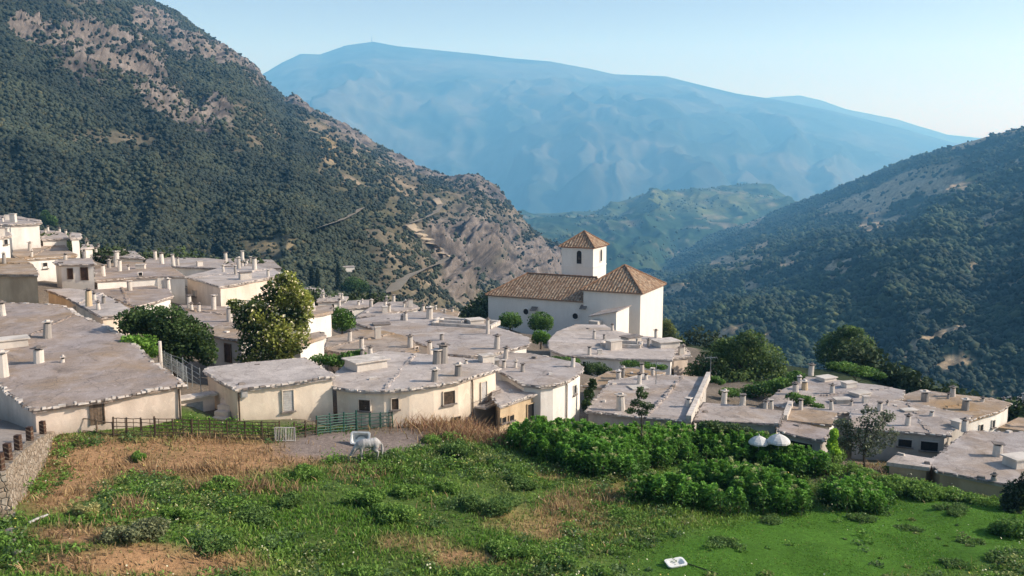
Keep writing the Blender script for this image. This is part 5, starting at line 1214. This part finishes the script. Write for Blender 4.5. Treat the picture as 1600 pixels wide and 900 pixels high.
# ------------------------------------------------------------------ horse
def flesh(name, verts, edges, radii, mat, parent, vox=.03, it=5):
    """one continuous skin around a chain of tapering limbs"""
    bm = bmesh.new()
    for a, b_ in edges:
        pa, pb = Vector(verts[a]), Vector(verts[b_]); n = max(2, int((pb - pa).length / (.45 * min(radii[a], radii[b_]))))
        for k in range(n + 1):
            f = k / n; bmesh.ops.create_icosphere(bm, subdivisions=2, radius=radii[a] * (1 - f) + radii[b_] * f, matrix=Matrix.Translation(pa.lerp(pb, f)))
    me = bpy.data.meshes.new(name); bm.to_mesh(me); bm.free(); o = bpy.data.objects.new(name, me); COL.objects.link(o)
    rm = o.modifiers.new('r', 'REMESH'); rm.mode = 'VOXEL'; rm.voxel_size = vox; sm = o.modifiers.new('m', 'SMOOTH'); sm.factor = .5; sm.iterations = it
    bpy.context.view_layer.update(); m2 = bpy.data.meshes.new_from_object(o.evaluated_get(bpy.context.evaluated_depsgraph_get()))
    bpy.data.objects.remove(o); m2.name = name; m2.materials.clear(); m2.materials.append(mat)
    m2.polygons.foreach_set('use_smooth', [True] * len(m2.polygons)); return link(bpy.data.objects.new(name, m2), parent)
hp = on_ground(576, 718); horse = empty('horse', hp, math.pi + math.radians(14)); horse.scale = (.79, .79, .79); tag(horse, 'white horse grazing with lowered head at the edge of the bare earth', 'horse')
V = [(-.05, 0, 1.12), (-.42, 0, 1.19), (-.66, 0, 1.08), (.30, 0, 1.13), (.58, 0, 1.08), (.82, 0, .90), (1.02, 0, .62), (1.14, 0, .42), (1.24, 0, .26), (1.33, 0, .10)]
Rr = [.335, .31, .20, .325, .27, .20, .14, .125, .10, .08]
E = [(0, 1), (1, 2), (0, 3), (3, 4), (4, 5), (5, 6), (6, 7), (7, 8), (8, 9)]
for sgn, st, sf in ((1, 0, 0), (-1, .14, -.12)):
    i = len(V); V += [(-.50, .15 * sgn, .92), (-.42 + st, .17 * sgn, .72), (-.64 + st, .15 * sgn, .50), (-.58 + st, .15 * sgn, .14), (-.53 + st, .15 * sgn, .03)]; Rr += [.19, .13, .075, .055, .065]; E += [(1, i), (i, i + 1), (i + 1, i + 2), (i + 2, i + 3), (i + 3, i + 4)]
    i = len(V); V += [(.48, .14 * sgn, .88), (.46 + sf, .15 * sgn, .68), (.48 + sf, .14 * sgn, .42), (.46 + sf, .14 * sgn, .13), (.50 + sf, .14 * sgn, .03)]; Rr += [.15, .10, .07, .052, .065]; E += [(3, i), (i, i + 1), (i + 1, i + 2), (i + 2, i + 3), (i + 3, i + 4)]
for sgn in (1, -1):
    i = len(V); V += [(1.08, .06 * sgn, .50), (1.07, .085 * sgn, .60)]; Rr += [.035, .018]; E += [(7, i), (i, i + 1)]
flesh('body', V, E, Rr, M['horse'], horse)
flesh('tail', [(-.80, 0, 1.10), (-.90, 0, .95), (-.92, 0, .65), (-.90, 0, .32)], [(0, 1), (1, 2), (2, 3)], [.05, .08, .10, .04], M['horse'], horse, .02, 3)
flesh('mane', [(.50, .04, 1.27), (.74, .10, 1.04), (.96, .12, .76), (1.09, .10, .53)], [(0, 1), (1, 2), (2, 3)], [.07, .10, .09, .05], M['mane'], horse, .02, 3)
for sx, sy in ((-.53, .15), (-.39, -.15), (.50, .14), (.38, -.14)):
    mb = MB(); mb.tube([(sx, sy, -.03), (sx - .01, sy, .075)], [.072, .058], 8); o = mb.build('hoof', M['hoof'], None, True, (0, 0, 0)); o.parent = horse
for sgn in (1, -1):
    mb = MB(); mb.tube([(1.165, .083 * sgn, .395), (1.18, .10 * sgn, .385)], .022, 8); o = mb.build('eye', M['wire'], None, True, (0, 0, 0)); o.parent = horse

# ------------------------------------------------------------------ white tubs
def tub(name, label, c, W, D, Hh, R, flip=False):
    root = empty(name, c); tag(root, label, 'trough'); mb = MB(); th = .07
    def ringp(w, d, z, k=5):
        r = .12; pts = []
        for sx, sy, a0 in ((1, 1, 0), (-1, 1, 90), (-1, -1, 180), (1, -1, 270)):
            for q in range(k): a = math.radians(a0 + 90 * q / (k - 1)); pts.append(c + R @ Vector((sx * (w / 2 - r) + r * math.cos(a), sy * (d / 2 - r) + r * math.sin(a), z)))
        return pts
    rings = [ringp(W * .82, D * .8, 0), ringp(W, D, Hh), ringp(W + .06, D + .06, Hh + .02), ringp(W + .06, D + .06, Hh + .06), ringp(W - .10, D - .10, Hh + .06), ringp(W * .82 - .12, D * .8 - .12, .09)]
    n = len(rings[0]); vs = [p for r in rings for p in r]; fs = [tuple(range(n - 1, -1, -1)), tuple((len(rings) - 1) * n + i for i in range(n))]
    for j in range(len(rings) - 1): fs += [(j * n + i, j * n + (i + 1) % n, (j + 1) * n + (i + 1) % n, (j + 1) * n + i) for i in range(n)]
    mb.add(vs, fs); mb.build('basin', M['tub'], root); return root
p = on_ground(566, 694); R = Matrix.Rotation(-.12, 3, 'Z') @ Matrix.Rotation(math.radians(62), 3, 'X')
r_ = tub('water_trough', 'white enamel basin tipped on edge right behind the horse', p + ZZ * .28, 1.05, .66, .36, R)
mb = MB(); c = p + ZZ * .28
mb.tube([c + R @ Vector((.42 * math.cos(a) * .7, .22 * math.sin(a) - .02, .12)) for a in [math.pi * k / 8 for k in range(9)]], .045, 6); mb.build('curved_tube', M['greymetal'], r_)  # grey curved tube set inside the basin
p = on_ground(1055, 884); tub('water_trough', 'old white basin lying low in the lawn with a dark hose', p - ZZ * .03, .8, .46, .16, Matrix.Rotation(.35, 3, 'Z') @ Matrix.Rotation(.22, 3, 'X'))
q = [on_ground(*a) for a in ((1072, 882), (1090, 888), (1105, 893), (1122, 899))]; mb = MB(); mb.tube([a + ZZ * .06 for a in q], .02, 5); tag(mb.build('hose', M['wire'], origin=q[0]), 'thin dark hose running off the old white basin', 'hose')
a, b_ = on_ground(46, 822), on_ground(75, 810); mb = MB(); mb.tube([a + ZZ * .12, a.lerp(b_, .5) + ZZ * .15, b_ + ZZ * .14], [.05, .045, .035], 6); tag(mb.build('pole', M['shutter'], origin=a), 'grey pole lying in the weeds by the stone wall', 'pole')
for i, (px, py, s) in enumerate(((22, 782, .5), (17, 808, .45), (14, 835, .55), (20, 850, .4), (27, 868, .45))):
    p = on_ground(px, py) ; bm = bmesh.new(); bmesh.ops.create_icosphere(bm, subdivisions=2, radius=s * .34)
    for v in bm.verts: v.co *= 1 + .5 * noise.noise(v.co * 3 + Vector((i * 7, 0, 0))); v.co.z *= .7
    me = bpy.data.meshes.new('rock'); bm.to_mesh(me); bm.free(); me.materials.append(M['stone']); o = bpy.data.objects.new('rock', me); o.location = p + ZZ * .1; link(o); tag(o, 'pale loose stone at the foot of the retaining wall', 'stone', 'loose stones below the wall')

# ------------------------------------------------------------------ parasols, steps, railing
def parasol(label, px, py, d, wpx):
    top = at(px, py, d); r = wpx * d / F / 2; gzv_ = float(ground_z(np.array(top.x), np.array(top.y))); root = empty('parasol', (top.x, top.y, gzv_)); tag(root, label, 'parasol', 'white parasols on the porch terrace')
    mb = MB(); n = 16; rings = []
    for k, (f, z) in enumerate(((.02, 0), (.3, -.07), (.6, -.22), (.85, -.42), (1, -.60))): rings.append([top + Vector((math.cos(a) * r * f, math.sin(a) * r * f, z * r * 1.0 - (.03 * f if i % 2 else 0))) for i, a in enumerate([2 * math.pi * i / n for i in range(n)])])
    rings.append([p - ZZ * .14 * r for p in rings[-1]])
    vs = [p for q in rings for p in q]; mb.add(vs, [tuple(range(n))] + [(j * n + i, (j + 1) * n + i, (j + 1) * n + (i + 1) % n, j * n + (i + 1) % n) for j in range(len(rings) - 1) for i in range(n)])
    mb.build('canopy', M['canvas'], root); mb = MB(); mb.tube([(top.x, top.y, gzv_ - .1), top + ZZ * .08], .025, 6); mb.build('pole', M['whitemetal'], root); mb = MB(); mb.tube([top + ZZ * .0, top + ZZ * .12], [.04, .02], 6); mb.build('finial', M['whitemetal'], root)
parasol('white parasol in full view in front of the porch', 1217, 678, 52.5, 37)
parasol('white parasol partly hidden behind the leafy crop', 1186, 681, 52.8, 33)
# yard wall, dark door and steps between the two front houses
a, b_ = at(284, 622, 51.5), at(326, 618, 52.5); zb = -15.0; root = empty('yard_wall', (a.x, a.y, zb)); tag(root, 'low yard wall with a dark metal door between the two front houses', 'wall')
dv_ = (b_ - a); Rz = Matrix.Rotation(math.atan2(dv_.y, dv_.x), 3, 'Z'); cpt = (a + b_) / 2
mb = MB(); mb.box((cpt.x, cpt.y, zb - .5), dv_.length + .6, .3, a.z - zb + .45, Rz); w_ = mb.build('wall', M['pink'], root)
mb = MB(); mb.box((cpt.x, cpt.y, a.z - .06), dv_.length + .8, .9, .12, Rz); mb.build('coping', M['lime'], w_)
mb = MB(); c = Vector((cpt.x, cpt.y, zb)) - Rz @ Vector((.1, .155, 0)); mb.box((c.x, c.y, zb - .1), .95, .04, a.z - zb - .25, Rz); mb.build('door', M['greymetal'], root)
s0 = at(336, 662, 50.2); root = empty('stone_steps', (s0.x, s0.y, s0.z)); tag(root, 'worn stone steps climbing the side of the small shuttered house', 'steps')
for k in range(6):
    mb = MB(); q = s0 + Vector((.16 + .02 * k, .45 * k, .26 * k)); mb.box((q.x, q.y, s0.z - .6), 1.0 - .06 * k, .47, .6 + .26 * k, Matrix.Rotation(-.25, 3, 'Z')); mb.build('step', M['pink'], root)
fence('railing', 'pale green metal railing beside the roof edge under the spreading tree', 'railing', [(293, 600, 52.5), (272, 584, 56), (248, 568, 59)], 1.05, 6, 3, M['greymetal'], .025, .018, bars=22)
fence('railing', 'second metal railing leading from the white post to the steps', 'railing', [(252, 575, 57.5), (285, 588, 56.5), (314, 606, 55)], 1.2, 5, 4, M['greymetal'], .025, .018)
p = at(252, 578, 56.5); mb = MB(); mb.tube([p - ZZ * 1.0, p + ZZ * 1.9], [.13, .11], 8); tag(mb.build('post', M['chim'], origin=p), 'white round post standing at the railing under the dark tree', 'post')
# balcony of the curved house
h3 = [h for h in HOUSES if h['key'] == 'h3'][0]; hit = wall_hit(h3, 755, 630)
if hit:
    k, q, tn, nr = hit; Rm = Matrix((tn, -nr, ZZ)).transposed(); mb = MB(); mb.box(q + nr * .42 - ZZ * .1, 1.9, .85, .12, Rm); o = mb.build('balcony', M['lime'], h3['root'])
    mb = MB()
    for z in (.15, .85): mb.tube([q + nr * .8 - tn * .9 + ZZ * z, q + nr * .8 + tn * .9 + ZZ * z], .02, 5)
    for j in range(13): c = q + nr * .8 + tn * (-.9 + 1.8 * j / 12); mb.tube([c, c + ZZ * .85], .012, 4)
    mb.build('balustrade', M['brownmetal'], o)
# drainpipes on the front houses
for key, px, py in (('h3', 737, 630), ('h4b', 850, 632), ('h2', 373, 630), ('h1', 280, 630), ('h4', 884, 630)):
    h = [q for q in HOUSES if q['key'] == key][0]; hit = wall_hit(h, px, py)
    if hit:
        k, q, tn, nr = hit; q = q + nr * .09; mb = MB(); zt_ = h['pts'][0].z - .25 if key != 'h1' else q.z + 1.2
        mb.tube([(q.x, q.y, h['base'] - .3), (q.x, q.y, zt_ - .2), Vector((q.x, q.y, zt_)) - nr * .05], .05, 6); mb.build('drainpipe', M['brownmetal'], h['root'])
# tv aerials
for px, py, d, hh, label in ((478, 487, 77, 2.2, 'thin aerial on the red brown roof beside the flowering tree'), (1110, 588, 66, 1.6, 'small aerial at the top of the sloping white parapet'), (1025, 596, 63, 1.5, 'thin aerial standing between the brown roof and the broad pale roof')):
    p = at(px, py, d); root = empty('tv_aerial', p); tag(root, label, 'aerial'); mb = MB(); mb.tube([p - ZZ * .2, p + ZZ * hh], .025, 5); mb.build('mast', M['greymetal'], root); mb = MB(); c = p + ZZ * (hh - .15)
    mb.tube([c - Vector((.5, .1, 0)), c + Vector((.5, .1, 0))], .015, 4)
    for k in range(6): e_ = c + Vector((-.45 + .18 * k, 0, 0)); mb.tube([e_ - Vector((0, .25, .05)), e_ + Vector((0, .25, .05))], .01, 4)
    mb.build('antenna', M['greymetal'], root)
# tracks on the left mountain
def track(name, pts, wd):
    P = []
    for a, b_ in zip(pts, pts[1:]):
        for k in range(10):
            f = k / 10; p = drop(a[0] + (b_[0] - a[0]) * f, a[1] + (b_[1] - a[1]) * f, (left,))
            if p: P.append(p)
    mb = MB(); vs = []
    for i, p in enumerate(P):
        d = (P[min(i + 1, len(P) - 1)] - P[max(i - 1, 0)]); n = Vector((d.y, -d.x, 0)).normalized() if d.length > 1e-6 else Vector((1, 0, 0)); v = -p.normalized()
        q = p + v * 7 + ZZ * 1.6; vs += [q - n * wd / 2 - ZZ * wd * .12, q + n * wd / 2 + ZZ * wd * .12]
    mb.add(vs, [(2 * i, 2 * i + 1, 2 * i + 3, 2 * i + 2) for i in range(len(P) - 1) if (P[i + 1] - P[i]).length < 45])
    tag(mb.build(name, M['track'], smooth=True), kind='structure')
M['track'] = flat_noise('track_earth', (.30, .24, .17), (.42, .35, .26), .05, 1.0)
track('mountain_track', TRACKS[0], 7)
track('mountain_track', TRACKS[1], 5)

p = drop(540, 424, (left,)); root = empty('farmhouse', p); tag(root, 'tiny white farmhouse among trees on the slope near the tall cypress', 'house'); s = p.y / F; R = Matrix.Rotation(.4, 3, 'Z')
mb = MB(); mb.box(p - ZZ * 2, 26 * s, 12 * s, 7 * s + 2, R); mb.build('wall', M['white'], root); mb = MB(); mb.box(p + ZZ * 7 * s, 28 * s, 14 * s, .9 * s, R); mb.build('roof', M['r_grey'], root)
mb = MB(); c = p + R @ Vector((-5 * s, -6 * s, 0)); mb.box(c + ZZ * 1.5 * s, 4 * s, .12, 4 * s, R); mb.build('window', M['dark'], root)
